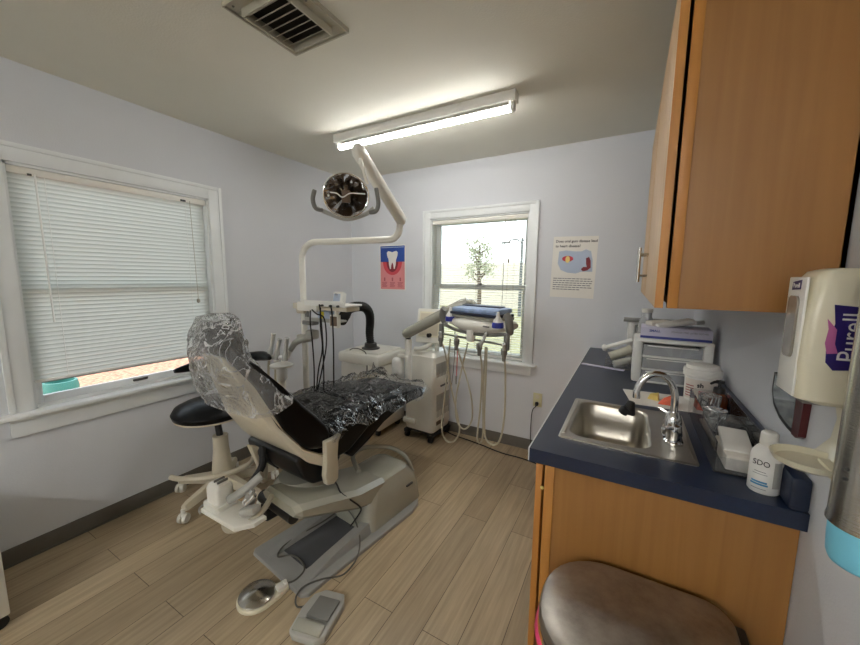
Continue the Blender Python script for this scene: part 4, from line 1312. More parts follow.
MB(CT).bb(-0.14, 0.14, -0.13, 0.14, 0.06, 0.095, 0.01).bb(-0.155, -0.10, -0.16, 0.16, 0.045, 0.08, 0.01).bb(0.10, 0.155, -0.16, 0.16, 0.045, 0.08, 0.01).build('wheel_base', 'black', ct)
for x in (-0.128, 0.128):
    for y in (-0.135, 0.135):
        MB(CT).cyl((x - 0.014, y, 0.028), (x + 0.014, y, 0.028), 0.028, n=18).cyl((x, y, 0.03), (x, y, 0.06), 0.01, n=8).build('caster', 'black', ct)

mo = thing('monitor', (1.1, 2.72, 0.80), 'beige panel monitor on a curved arm standing on the equipment cart', 'monitor')
MM = Matrix.Translation((1.10, 2.66, 1.03)) @ Matrix.Rotation(R(8), 4, 'Z') @ Matrix.Rotation(R(-12), 4, 'X')
MB(MM).box((0, 0, 0.0), (0.24, 0.035, 0.30), 0.012).build('housing', 'cream2', mo)
MB(MM).box((0, -0.02, 0.012), (0.19, 0.006, 0.22), 0.002).build('screen_bezel', 'ivory', mo)
MB(MM).box((0, -0.024, 0.012), (0.165, 0.003, 0.19), 0.001).build('screen', 'cream', mo)
MB().tube(smooth_path([(0.96, 2.64, 0.815), (1.03, 2.63, 0.825), (1.10, 2.64, 0.86), (1.135, 2.66, 0.92), (1.12, 2.68, 0.97)]), [0.022] * 25, 12).lathe([(0, 0), (0.09, 0), (0.08, 0.015), (0, 0.02)], (1.03, 2.70, 0.80), 28).build('stand_arm', 'cream2', mo)
MB().cyl((1.115, 2.60, 0.955), (1.135, 2.70, 0.955), 0.018, n=16).build('joint', 'black', mo)
MB().bb(1.135, 1.165, 2.68, 2.72, 0.80, 1.16, 0.008).build('column', 'cream2', mo)

# ================================================================== DELIVERY UNIT
du = thing('delivery_unit', (1.07, 2.36, 0), 'delivery unit with grey tray arm and four hanging hoses before the back window', 'delivery unit')
MB().tube([(1.07, 2.36, 0.62), (1.07, 2.36, 0.54), (1.065, 2.33, 0.52), (1.05, 2.1, 0.515), (1.04, 1.72, 0.46), (1.06, 1.5, 0.36)], 0.024, 16).build('swing_arm', 'putty', du)
MB().cyl((1.07, 2.36, 0.60), (1.07, 2.36, 0.955), 0.029, n=24).build('post', 'cream2', du)
MB().cyl((1.07, 2.36, 0.955), (1.07, 2.36, 0.972), 0.020, n=16).build('bearing', 'black', du)
e0, e1 = Vector((1.045, 2.35, 0.992)), Vector((1.555, 2.40, 1.275))
dirv = (e1 - e0).normalized()
sd = dirv.cross(Vector((0, 0, 1))).normalized()
upv = sd.cross(dirv).normalized()
rings = []
for t_, w_, h_ in ((-0.03, 0.015, 0.018), (0.0, 0.034, 0.036), (0.05, 0.038, 0.042), (0.5, 0.036, 0.042), (0.95, 0.034, 0.036), (1.02, 0.022, 0.024)):
    p = e0 + (e1 - e0) * t_
    rings.append([p + sd * (w_ * math.cos(a)) + upv * (h_ * math.copysign(abs(math.sin(a)) ** .7, math.sin(a))) for a in [2 * PI * k / 20 for k in range(20)]])
MB().loft(rings).build('tray_arm', 'putty', du, sharp=50)
DM = Matrix.Translation((1.735, 2.245, 1.145)) @ Matrix.Rotation(R(-21), 4, 'Z')
MB().tube(smooth_path([(1.55, 2.40, 1.27), (1.61, 2.37, 1.275), (1.66, 2.33, 1.24), (1.70, 2.29, 1.17)]), 0.018, 12).build('arm_neck', 'putty', du)
q = MB(DM)
rings = []
for x, zc, hh, dy in ((-0.25, 0.0, 0.018, 0.07), (-0.23, 0.0, 0.03, 0.09), (-0.12, -0.008, 0.05, 0.125), (0.0, -0.012, 0.058, 0.135), (0.12, -0.008, 0.05, 0.125), (0.23, 0.0, 0.03, 0.09), (0.25, 0.0, 0.018, 0.07)):
    rings.append([Vector((x, dy * math.copysign(abs(math.cos(a)) ** .7, math.cos(a)), zc + hh * math.copysign(abs(math.sin(a)) ** .8, math.sin(a)))) for a in [2 * PI * k / 24 for k in range(24)]])
q.loft(rings).build('control_head', 'cream2', du, sharp=50)
MB(DM).bb(0.125, 0.175, -0.128, -0.122, -0.004, 0.004, 0.001).build('name_mark', 'greyink', du)
MB(DM).bb(-0.20, 0.20, -0.10, 0.10, 0.03, 0.055, 0.01).build('tray_pad', 'putty', du)
MB(DM).tube(smooth_path([(-0.30, -0.08, -0.03), (-0.15, -0.10, -0.055), (0.0, -0.105, -0.06), (0.15, -0.10, -0.055), (0.30, -0.08, -0.03)]), 0.012, 8).build('front_bumper', 'mgrey', du)
for s_ in (-1, 1):
    MB(DM).tube(smooth_path([(0.285 * s_, -0.06, -0.03), (0.30 * s_, -0.085, 0.01), (0.295 * s_, -0.09, 0.06), (0.275 * s_, -0.09, 0.085)]), [0.02] + [0.024] * 17 + [0.012], 12).build('grip', 'mgrey', du)
    MB(DM).lathe([(0.03, -0.02), (0.034, 0.0), (0.03, 0.03), (0.012, 0.06), (0.008, 0.085), (0, 0.087)], (0.215 * s_, -0.09, 0.01), 20).build('syringe_cone', 'white', du)
    MB(DM).lathe([(0.0355, -0.012), (0.0365, 0.0), (0.0335, 0.022), (0.03, 0.022)], (0.215 * s_, -0.09, 0.01), 20).build('blue_band', 'bluec', du)
MB(DM).bb(-0.02, 0.035, -0.13, -0.09, -0.115, -0.03, 0.012).build('water_cup', 'white', du)
MB(DM).tube([(-0.30, -0.10, -0.10), (0.31, -0.10, -0.10)], 0.007, 10).bb(-0.31, -0.28, -0.115, -0.085, -0.13, -0.03, 0.006).bb(0.28, 0.31, -0.115, -0.085, -0.13, -0.03, 0.006).bb(-0.012, 0.012, -0.10, -0.09, -0.11, -0.05).build('holder_rail', 'mgrey', du)
hs = [((-0.285, 0.0), [(1.44, 2.26, 1.0), (1.455, 2.26, 0.9), (1.50, 2.27, 0.66), (1.555, 2.28, 0.43), (1.57, 2.28, 0.32), (1.525, 2.28, 0.23), (1.455, 2.28, 0.23), (1.425, 2.28, 0.33), (1.44, 2.30, 0.6), (1.47, 2.31, 1.0)]),
      ((-0.12, 0.0), [(1.585, 2.20, 1.0), (1.60, 2.20, 0.9), (1.66, 2.20, 0.74), (1.70, 2.20, 0.58), (1.695, 2.20, 0.45), (1.64, 2.20, 0.385), (1.585, 2.20, 0.44), (1.57, 2.21, 0.58), (1.60, 2.22, 0.78), (1.64, 2.24, 1.0)]),
      ((0.09, 0.0), [(1.79, 2.12, 1.0), (1.795, 2.12, 0.85), (1.79, 2.12, 0.6), (1.775, 2.12, 0.42), (1.78, 2.12, 0.36), (1.80, 2.13, 0.36), (1.81, 2.13, 0.45), (1.80, 2.14, 0.7), (1.80, 2.16, 1.0)]),
      ((0.29, 0.0), [(1.975, 2.045, 1.0), (1.975, 2.045, 0.85), (1.975, 2.05, 0.6), (1.95, 2.06, 0.44), (1.90, 2.08, 0.385), (1.84, 2.10, 0.41), (1.82, 2.12, 0.55), (1.815, 2.14, 0.8), (1.81, 2.16, 1.0)])]
for i, ((lx, _), pth) in enumerate(hs):
    p = DM @ Vector((lx, -0.115, -0.13))
    pth[0] = (p.x, p.y, 1.0)
    holder = MB().box((p.x, p.y, 1.01), (0.03, 0.035, 0.045), 0.008, (0, 0, R(-21))).cyl((p.x, p.y, 0.95), (p.x, p.y, 1.0), 0.010, 0.016, n=14).build('holder', 'mgrey', du)
    if i in (1, 2, 0, 3):
        t_ = Vector((p.x + (0.05 if i == 2 else 0.004), p.y - 0.02, 1.10 if i == 2 else 1.055))
        MB().cyl((p.x, p.y, 1.0), t_, 0.013, 0.010, n=14).box(t_, (0.022, 0.022, 0.022), 0.007).build('handpiece', 'handpiece', holder)
    MB().tube(smooth_path(pth), 0.006, 9).build('hose', 'beige_hose', du)
MB().tube(smooth_path([(1.565, 2.22, 1.06), (1.575, 2.21, 0.9), (1.57, 2.21, 0.74)]), 0.003, 7).build('red_cord', 'dpink', du, label='thin red cord')
MB().cyl((1.57, 2.21, 0.76), (1.57, 2.21, 0.70), 0.007, 0.005, n=10).build('cord_weight', 'mgrey', du)
MB().tube(smooth_path([(1.53, 2.26, 1.07), (1.53, 2.26, 0.9), (1.515, 2.27, 0.75), (1.50, 2.28, 0.66)]), 0.003, 7).build('thin_tube', 'cord', du)
wb_ = MB().lathe([(0.0, 0.66), (0.04, 0.66), (0.042, 0.68), (0.042, 0.76), (0.036, 0.785), (0.02, 0.80), (0, 0.805)], (0.98, 2.33, 0), 26).build('water_bottle', 'white', du)
MB().bb(0.98, 1.07, 2.325, 2.35, 0.80, 0.83, 0.006).build('bottle_arm', 'cream2', du)

tp = thing('instrument_pack', (1.735, 2.245, 1.17), 'blue-wrapped sterile instrument pack lying on the tray of the delivery unit', 'instrument pack')
TM = Matrix.Translation((1.74, 2.235, 1.2)) @ Matrix.Rotation(R(-21), 4, 'Z')
MB(TM).bb(-0.20, 0.20, -0.11, 0.09, 0.0, 0.018, 0.006).build('tray', 'wrapdark', tp)
MB(TM).box((0.0, -0.01, 0.036), (0.39, 0.18, 0.034), 0.014, (R(3), 0, 0)).build('wrapped_bundle', 'wrap', tp)
MB(TM).box((-0.02, 0.03, 0.056), (0.33, 0.06, 0.014), 0.006, (R(3), 0, R(3))).build('upper_fold', 'wrapdark', tp)


# ================================================================== COUNTER, BASE CABINET
KX, KY, KZ = 2.363, 1.047, 0.93
SX0, SX1, SY0, SY1 = 2.425, 2.80, 1.17, 1.60
wt = thing('worktop', (2.67, 1.98, 0.89), 'navy laminate worktop with an upstand against the wall', 'worktop')
q = MB()
hx0, hx1, hy0, hy1 = SX0 + 0.02, SX1 - 0.02, SY0 + 0.02, SY1 - 0.02
q.bb(KX, hx0, KY, BY, 0.888, KZ, 0.0).bb(hx1, WX, KY, BY, 0.888, KZ, 0.0).bb(hx0, hx1, KY, hy0, 0.888, KZ).bb(hx0, hx1, hy1, BY, 0.888, KZ)
q.build('countertop', 'navy', wt)
MB().bb(KX - 0.004, KX, KY, BY, 0.889, 0.932, 0.0015).build('front_edge_strip', 'trim', wt, label='pale worn front edge')
q = MB()
q.bb(WX - 0.036, WX, KY, BY, KZ, 1.008, 0.008)
q.build('upstand', 'navy', wt)

bc = thing('base_cabinet', (2.68, 1.98, 0), 'maple base cabinet with end panel under the navy worktop', 'cabinet')
q = MB()
q.bb(2.41, WX - .002, 1.075, 1.093, 0.0, 0.888).bb(2.41, WX - .002, 2.88, 2.90, 0.0, 0.888).bb(2.40, WX - .002, 1.09, 2.88, 0.10, 0.118).bb(2.47, 2.482, 1.09, 2.88, 0.0, 0.10)
q.build('carcass', 'wood', bc)
MB().bb(2.407, 2.435, 1.070, 1.095, 0.0, 0.888, 0.001).build('end_stile', 'wood_edge', bc)
ys = [1.078, 1.68, 2.28, 2.885]
for a_, b_ in zip(ys, ys[1:]):
    d_ = MB().bb(2.378, 2.398, a_ + 0.002, b_ - 0.002, 0.11, 0.868, 0.0015).build('door', 'wood_edge', bc)
    MB().cyl((2.35, b_ - 0.06, 0.70), (2.35, b_ - 0.06, 0.83), 0.006, n=12).cyl((2.38, b_ - 0.06, 0.715), (2.35, b_ - 0.06, 0.715), 0.005, n=10).cyl((2.38, b_ - 0.06, 0.815), (2.35, b_ - 0.06, 0.815), 0.005, n=10).build('handle', 'steel', d_)
MB().lathe([(0.006, 0), (0.005, 0.003), (0, 0.004)], (2.402, 1.07, 0.80), 12, axis=(0, -1, 0)).build('bumper', 'lyellow', bc)

# ---- sink
sk = thing('sink', (2.61, 1.385, 0.78), 'small stainless steel sink set in the navy worktop', 'sink')
q = MB()
BX_0, BX_1, BY_0, BY_1 = 2.452, 2.685, 1.205, 1.575
cuts = []


def rr_(e, z, r):
    return [Vector((x, y, z)) for x, y in rrect(BX_0 + e, BX_1 - e, BY_0 + e, BY_1 - e, r, 6)]


def outer(z, e=0.0):
    return [Vector((x, y, z)) for x, y in rrect(SX0 + e, SX1 - e, SY0 + e, SY1 - e, 0.012, 6)]


q.loft([outer(0.9305), outer(0.934), outer(0.9355, 0.004), outer(0.9345, 0.008), rr_(-0.006, 0.9345, 0.055), rr_(-0.002, 0.9335, 0.052), rr_(0.004, 0.925, 0.05), rr_(0.010, 0.86, 0.05), rr_(0.016, 0.81, 0.05), rr_(0.03, 0.788, 0.045), rr_(0.06, 0.782, 0.04)], caps=False)
vs = q.bm.verts[:]
q.bm.verts.ensure_lookup_table()
nn = len(outer(0))
q.bm.faces.new(q.bm.verts[-nn:])
q.build('basin', 'sink', sk, sharp=50)
MB().lathe([(0.0, 0.783), (0.012, 0.783), (0.03, 0.785), (0.042, 0.788), (0.045, 0.785)], (2.57, 1.39, 0), 28).build('drain', 'chrome', sk)
for x0_, x1_ in ((SX0 + 0.008, SX0 + 0.018), (SX1 - 0.012, SX1 - 0.004)):
    MB().bb(x0_, x1_, SY0 + 0.03, SY1 - 0.03, 0.9345, 0.9375, 0.0014).build('rim_bead', 'sink', sk)

fa = thing('faucet', (2.745, 1.34, 0.935), 'chrome gooseneck faucet at the sink', 'faucet')
MB().loft([[Vector((x, y, z)) for x, y in rrect(2.722 + e, 2.775 - e, 1.27 + e, 1.42 - e, 0.024 - e * .5, 5)] for z, e in ((0.936, 0.0), (0.944, 0.0), (0.95, 0.006))]).lathe([(0.030, 0.948), (0.027, 0.965), (0.025, 0.995), (0.02, 1.012), (0.014, 1.022), (0, 1.022)], (2.748, 1.345, 0), 24).build('base', 'chrome', fa)
gp = [(2.748, 1.345, 1.0), (2.748, 1.345, 1.06)]
for k in range(1, 13):
    a = PI * k / 12 * 0.93
    gp.append((2.748 - 0.055 * (1 - math.cos(a)), 1.345 - 0.012 * (1 - math.cos(a)), 1.06 + 0.075 * math.sin(a) * 1.1))
gp.append((gp[-1][0] + 0.001, gp[-1][1], gp[-1][2] - 0.015))
MB().tube(gp, 0.0105, 16).lathe([(0.011, 0), (0.011, 0.012), (0, 0.012)], (gp[-1][0], gp[-1][1], gp[-1][2] - 0.006), 16).build('spout', 'chrome', fa)
for s_ in (-1, 1):
    y = 1.345 + 0.052 * s_
    MB().lathe([(0.021, 0.948), (0.018, 0.965), (0.022, 0.974), (0.018, 0.996), (0, 1.0)], (2.748, y, 0), 18).tube([(2.748, y, 0.984), (2.735, y + 0.022 * s_, 0.992), (2.715, y + 0.045 * s_, 0.996)], [0.008, 0.007, 0.005], 10).build('lever_handle', 'chrome', fa)

# ---- things on the worktop
o = MB(Matrix.Translation((2.622, 1.50, 0.936)) @ Matrix.Rotation(R(20), 4, 'Z'))
o.lathe([(0.022, 0.0), (0.024, 0.006), (0.018, 0.03), (0.012, 0.05), (0.007, 0.052), (0, 0.052)], (0, 0, 0), 20, axis=(0.25, 0.1, 1)).box((-0.018, -0.012, 0.016), (0.03, 0.03, 0.03), 0.008, (0, R(30), 0))
tag(o.build('rubber_stopper', 'rubber'), 'black rubber stopper cone on the far rim of the sink', 'stopper')
o = MB().box((2.486, 2.275, 0.933), (0.235, 0.028, 0.006), 0.002, (0, 0, R(-13)))
tag(o.build('plastic_strip', 'glovebox'), 'thin pale plastic strip lying across the far end of the worktop', 'strip')
o = MB().plate([(2.60, 1.86), (2.635, 1.655), (2.86, 1.665), (2.93, 1.88)], 0.9302, 0.9325)
tag(o.build('paper_sheet', 'paper'), 'white paper sheet lying on the worktop in front of the drawer organizer', 'paper')
o = MB().loft([[Vector(v) for v in ((2.73, 1.70, 0.933), (2.795, 1.70, 0.933), (2.80, 1.76, 0.933), (2.745, 1.765, 0.933))], [Vector(v) for v in ((2.75, 1.72, 0.955), (2.79, 1.71, 0.965), (2.795, 1.75, 0.975), (2.775, 1.755, 0.955))]], smooth=False)
tag(o.build('plastic_wedge', 'orange'), 'orange red plastic wedge on the white paper by the faucet', 'wedge', 'plastic wedges on the white paper')
o = MB().loft([[Vector(v) for v in ((2.695, 1.755, 0.933), (2.735, 1.74, 0.933), (2.742, 1.79, 0.933), (2.705, 1.80, 0.933))], [Vector(v) for v in ((2.705, 1.765, 0.955), (2.73, 1.755, 0.95), (2.737, 1.78, 0.96), (2.71, 1.79, 0.95))]], smooth=False)
tag(o.build('plastic_wedge', 'lyellow'), 'pale yellow plastic wedge on the white paper by the faucet', 'wedge', 'plastic wedges on the white paper')


def organizer(loc, w_, d_, h, nd, label):
    og = thing('drawer_organizer', (loc[0] + w_ / 2, loc[1] + d_ / 2, loc[2]), label, 'drawer organizer', 'drawer organizers on the worktop')
    x, y, z = loc
    q_ = MB()
    q_.bb(x, x + 0.042, y, y + d_, z, z + h, 0.012).bb(x + w_ - 0.042, x + w_, y, y + d_, z, z + h, 0.012)
    q_.bb(x, x + w_, y, y + d_, z + h - 0.022, z + h, 0.010).bb(x + 0.02, x + w_ - 0.02, y + 0.01, y + d_, z, z + 0.012, 0.004).bb(x + 0.02, x + w_ - 0.02, y + d_ - 0.008, y + d_, z, z + h - 0.01)
    for k in range(1, nd):
        zz = z + (h - 0.03) * k / nd + 0.006
        q_.bb(x + 0.02, x + w_ - 0.02, y + 0.006, y + d_ - 0.01, zz - 0.005, zz + 0.005, 0.002)
    q_.build('frame', 'white', og)
    for k in range(nd):
        z0 = z + (h - 0.03) * k / nd + 0.013
        z1 = z + (h - 0.03) * (k + 1) / nd + 0.0
        dr = MB()
        dr.bb(x + 0.044, x + w_ - 0.044, y + 0.004, y + 0.008, z0, z1).bb(x + 0.044, x + w_ - 0.044, y + 0.008, y + d_ - 0.02, z0, z0 + 0.003).bb(x + 0.044, x + 0.047, y + 0.008, y + d_ - 0.02, z0, z1 - 0.008).bb(x + w_ - 0.047, x + w_ - 0.044, y + 0.008, y + d_ - 0.02, z0, z1 - 0.008)
        dd = dr.build('drawer', 'drawer', og)
        MB().bb(x + 0.06, x + w_ - 0.06, y - 0.004, y + 0.004, z1 - 0.008, z1 - 0.002, 0.002).build('drawer_lip', 'white', dd)
        random.seed(k + 3)
        q2 = MB()
        for j in range(7):
            xx = x + 0.06 + (w_ - 0.14) * j / 6
            q2.box((xx + 0.01, y + 0.05, z0 + 0.016), (0.035, 0.07, 0.018 + random.uniform(0, 0.012)), 0.004, (0, 0, random.uniform(-.4, .4)))
        q2.build('drawer_contents', 'lblue', dd)['kind'] = 'stuff'
    return og


organizer((2.632, 2.035, KZ), 0.325, 0.20, 0.225, 3, 'white three-drawer plastic organizer under the lilac glove carton, behind the white tub')
organizer((2.60, 2.52, KZ), 0.24, 0.2, 0.255, 3, 'white drawer organizer at the far end of the worktop, topped by a grey tray')
o = MB().bb(2.575, 2.86, 2.50, 2.73, 1.185, 1.192, 0.002).bb(2.575, 2.86, 2.50, 2.504, 1.19, 1.20, 0.001)
tag(o.build('metal_tray', 'mgrey'), 'thin grey tray lying on the far drawer organizer', 'tray')
gb = thing('glove_carton', (2.80, 2.15, 1.155), 'flat lilac carton with a blue stripe lying on the drawer organizer', 'carton')
GM = Matrix.Translation((2.806, 2.125, 1.156)) @ Matrix.Rotation(R(-2), 4, 'Z')
MB(GM).bb(-0.145, 0.142, -0.075, 0.075, 0.0, 0.056, 0.001).build('box', 'glovebox', gb)
MB(GM).bb(-0.1452, 0.1422, -0.0754, -0.075, 0.0, 0.012).build('stripe', 'bluestripe', gb)
text_mesh('carton_lettering', 'SMALL', 0.016, GM @ Matrix.Translation((-0.085, -0.0756, 0.038)) @ VM, 'bluestripe', gb, bold=0.0006)
text_mesh('carton_print', 'POWDER FREE LATEX GLOVES', 0.0105, GM @ Matrix.Translation((0.055, -0.0756, 0.038)) @ VM, 'greyink', gb)
specs = [(2.80, 2.12, 1.222, 0.16, 0.075, 12, 16, 'cream packet of gauze sloping up across the lilac carton'), (2.86, 2.16, 1.222, 0.12, 0.07, 10, -35, 'white packet tucked behind the sloping gauze packet on the lilac carton'), (2.735, 2.15, 1.218, 0.10, 0.06, 4, 30, 'flat white packet at the near corner of the lilac carton, below the cabinet door')]
for x, y, z, a_, b_, tl, rz, lb in specs:
    o = MB().box((x, y, z + 0.008), (a_, b_, 0.022), 0.007, (0, R(-tl), R(rz)))
    tag(o.build('gauze_packet', 'napkin' if rz > 20 else 'paper'), lb, 'packet', 'packets on the lilac carton')
o = thing('tall_clear_bottle', (2.69, 2.32, KZ), 'tall clear bottle with a pale lid standing behind the lilac carton under the cabinet', 'bottle')
MB().lathe([(0.0, KZ), (0.034, KZ), (0.036, KZ + 0.006), (0.036, 1.215), (0.024, 1.24), (0.024, 1.262), (0, 1.262)], (2.69, 2.32, 0), 24).build('body', 'drawer', o)
MB().lathe([(0.027, 1.262), (0.028, 1.266), (0.028, 1.28), (0.024, 1.284), (0, 1.284)], (2.69, 2.32, 0), 24).build('lid', 'cream2', o)

# bundle at the organizer's side
tbn = [((2.49, 2.36, 1.035), (2.63, 2.36, 1.095), 0.012, 'white', 'thin white rolled tube, topmost of the pile beside the organizer'),
       ((2.52, 2.32, 0.99), (2.63, 2.33, 1.045), 0.026, 'vent', 'thick grey-green rolled tube leaning on the drawer organizer'),
       ((2.545, 2.26, 0.958), (2.63, 2.30, 0.985), 0.022, 'grey', 'short grey tube lying lowest in the pile beside the organizer')]
bk = thing('storage_basket', (2.56, 2.34, KZ), 'low grey wire basket holding rolled tubes beside the drawer organizer', 'basket')
q = MB()
for z in (0.934, 0.955, 0.98):
    q.tube([(2.50, 2.27, z), (2.625, 2.27, z), (2.625, 2.42, z), (2.50, 2.42, z), (2.50, 2.27, z)], 0.002, 6)
for k in range(6):
    x = 2.50 + 0.025 * k
    q.tube([(x, 2.27, 0.98), (x, 2.27, 0.934), (x, 2.42, 0.934), (x, 2.42, 0.98)], 0.0015, 6)
q.build('wire_frame', 'mgrey', bk)
for p0, p1, r, m_, lb in tbn:
    q = MB().cyl(p0, p1, r, n=20)
    tag(q.build('rolled_tube', m_), lb, 'tube', 'rolled tubes beside the organizer')
cp = MB().lathe([(0.0, -0.012), (0.018, -0.01), (0.022, 0), (0.014, 0.014), (0, 0.016)], (2.488, 2.359, 1.033), 16, axis=(-1, 0, -0.4))
tag(cp.build('tube_cap', 'white'), 'shiny white cap at the tip of the rolled tube pile', 'cap')

# wipes tub
tu = thing('wipes_tub', (2.892, 1.86, KZ), 'white round tub with ribbed lid and printed label beside the faucet', 'tub')
C_ = (2.892, 1.86, 0)
MB().lathe([(0.0, KZ), (0.054, KZ), (0.058, KZ + 0.006), (0.061, KZ + 0.118), (0.0, KZ + 0.118)], C_, 40).build('body', 'white', tu)
MB().lathe([(0.066, KZ + 0.108), (0.068, KZ + 0.112), (0.066, KZ + 0.122), (0.069, KZ + 0.124), (0.067, KZ + 0.14), (0.06, KZ + 0.142), (0.058, KZ + 0.155), (0.05, KZ + 0.158), (0, KZ + 0.158)], C_, 40).build('lid', 'offwhite', tu)


def wrapped_patch(c, r, a0, a1, z0, z1):
    q_ = MB()
    return q_.grid(lambda u, v: (c[0] + r * math.cos(a0 + (a1 - a0) * u), c[1] + r * math.sin(a0 + (a1 - a0) * u), z0 + (z1 - z0) * v), 16, 1)


wrapped_patch(C_, 0.0608, R(200), R(325), KZ + 0.015, KZ + 0.10).build('label', 'napkin', tu, sharp=0)
for k in range(5):
    wrapped_patch(C_, 0.0614, R(205), R(238), KZ + 0.025 + k * 0.011, KZ + 0.029 + k * 0.011).build('label_line', 'roseink', tu, sharp=0)
wrapped_patch(C_, 0.0614, R(255), R(290), KZ + 0.04, KZ + 0.055).build('label_block', 'pink', tu, sharp=0)
text_mesh('tub_lettering', 'sh', 0.026, frame_mtx((2.892 - 0.012, 1.86 - 0.0625, KZ + 0.078), (1, 0, 0), (0, 0, 1)), 'ink', tu, bold=0.0008)

# clear acrylic organizer with napkins, pump bottle
ac = thing('acrylic_caddy', (2.885, 1.40, KZ), 'clear acrylic caddy at the back of the worktop holding napkins and bottles', 'caddy')
AX0, AX1, AY0, AY1 = 2.828, 2.942, 1.165, 1.66
q = MB()
q.bb(AX0, AX1, AY0, AY1, KZ + 0.0005, KZ + 0.004).bb(AX0, AX0 + 0.003, AY0, 1.375, KZ + 0.004, KZ + 0.085).bb(AX0, AX0 + 0.003, 1.375, AY1, KZ + 0.004, KZ + 0.10).bb(AX1 - 0.003, AX1, AY0, AY1, KZ + 0.004, KZ + 0.10)
q.bb(AX0, AX1, AY0, AY0 + 0.003, KZ + 0.004, KZ + 0.045).bb(AX0, AX1, AY1 - 0.003, AY1, KZ + 0.004, KZ + 0.10).bb(AX0, AX1, 1.375, 1.378, KZ + 0.004, KZ + 0.10)
q.build('tray', 'acrylic', ac)
cu = MB().lathe([(0.024, KZ + 0.006), (0.027, KZ + 0.05), (0.031, KZ + 0.10), (0.0315, KZ + 0.10)], (2.866, 1.365 + 0.05, 0), 24)
tag(cu.build('clear_cup', 'film2'), 'crinkled clear plastic cup standing in the acrylic caddy nearest the sink', 'cup', 'clear cups in the caddy')
cu = MB().lathe([(0.026, KZ + 0.006), (0.028, KZ + 0.06), (0.033, KZ + 0.12), (0.0335, KZ + 0.12)], (2.864, 1.51, 0), 24)
tag(cu.build('clear_cup', 'film2'), 'clear plastic cup in the acrylic caddy in front of the amber pump bottle', 'cup', 'clear cups in the caddy')
nb = thing('napkin_stack', (2.885, 1.26, KZ + 0.004), 'stack of white folded napkins in the acrylic caddy behind the white bottle', 'napkins')
MB().box((2.893, 1.255, KZ + 0.026), (0.078, 0.15, 0.042), 0.006).build('lower_stack', 'napkin', nb)
MB().box((2.893, 1.285, KZ + 0.053), (0.068, 0.14, 0.016), 0.005, (R(7), 0, R(-4))).build('top_napkin', 'paper', nb)
ab = thing('soap_bottle', (2.910, 1.625, KZ + 0.004), 'amber pump bottle with a black pump top in the acrylic caddy', 'bottle')
MB().lathe([(0.0, KZ + 0.005), (0.027, KZ + 0.005), (0.029, KZ + 0.01), (0.029, KZ + 0.085), (0.02, KZ + 0.10), (0.012, KZ + 0.106), (0, KZ + 0.106)], (2.910, 1.625, 0), 28).build('body', 'amber', ab)
MB().lathe([(0.017, KZ + 0.102), (0.019, KZ + 0.105), (0.017, KZ + 0.122), (0.006, KZ + 0.124), (0.005, KZ + 0.138), (0.014, KZ + 0.139), (0.013, KZ + 0.148), (0, KZ + 0.149)], (2.910, 1.625, 0), 24).tube([(2.910, 1.625, KZ + 0.144), (2.890, 1.605, KZ + 0.146), (2.878, 1.594, KZ + 0.141)], [0.006, 0.005, 0.004], 10).build('pump', 'black', ab)

# white squeeze bottle
wb = thing('white_bottle', (2.915, 1.115, KZ), 'white capped bottle with blue and grey print at the near end of the worktop', 'bottle')
bx, by = 2.918, 1.118
rings = []
for z, rx, ry in ((0.0, 0.028, 0.024), (0.004, 0.031, 0.027), (0.09, 0.031, 0.027), (0.10, 0.029, 0.025), (0.112, 0.022, 0.02), (0.118, 0.0155, 0.0155), (0.122, 0.0155, 0.0155)):
    rings.append([Vector((bx + rx * math.cos(a), by + ry * math.sin(a), KZ + z)) for a in [2 * PI * k / 32 for k in range(32)]])
MB().loft(rings).build('body', 'white', wb, sharp=40)
MB().lathe([(0.0165, KZ + 0.118), (0.0175, KZ + 0.12), (0.0165, KZ + 0.148), (0.013, KZ + 0.152), (0, KZ + 0.152)], (bx, by, 0), 28).build('cap', 'offwhite', wb)


def cyl_text(name, body, size, ang, z, material, parent, r=0.0285, **k):
    d_ = Vector((math.cos(ang), math.sin(ang), 0))
    return text_mesh(name, body, size, frame_mtx((bx + d_.x * (r + 0.0012), by + d_.y * (r + 0.0008), z), (-d_.y, d_.x, 0), (0, 0, 1)), material, parent, **k)


cyl_text('bottle_lettering', 'SDO', 0.019, R(238), KZ + 0.078, 'ink', wb, sx=0.85)
for k, (z, w_, m_) in enumerate(((0.056, 0.022, 'ink'), (0.050, 0.028, 'greyink'), (0.030, 0.030, 'blueink'), (0.024, 0.034, 'blueink'), (0.013, 0.030, 'greyink'))):
    h_ = 0.0045 if m_ == 'blueink' else 0.0012
    a0 = R(238) - w_ / 0.03 / 2
    q = MB()
    q.grid(lambda u, v: (bx + 0.0314 * math.cos(a0 + w_ / 0.03 * u), by + 0.0274 * math.sin(a0 + w_ / 0.03 * u), KZ + z + h_ * (v - .5)), 10, 1)
    q.build('label_print', m_, wb, sharp=0)
q = MB()
q.grid(lambda u, v: (bx + 0.0314 * math.cos(R(285 + 32 * u)), by + 0.0274 * math.sin(R(285 + 32 * u)), KZ + 0.02 + 0.065 * v), 8, 1)
q.build('side_label', 'grey', wb, sharp=0)

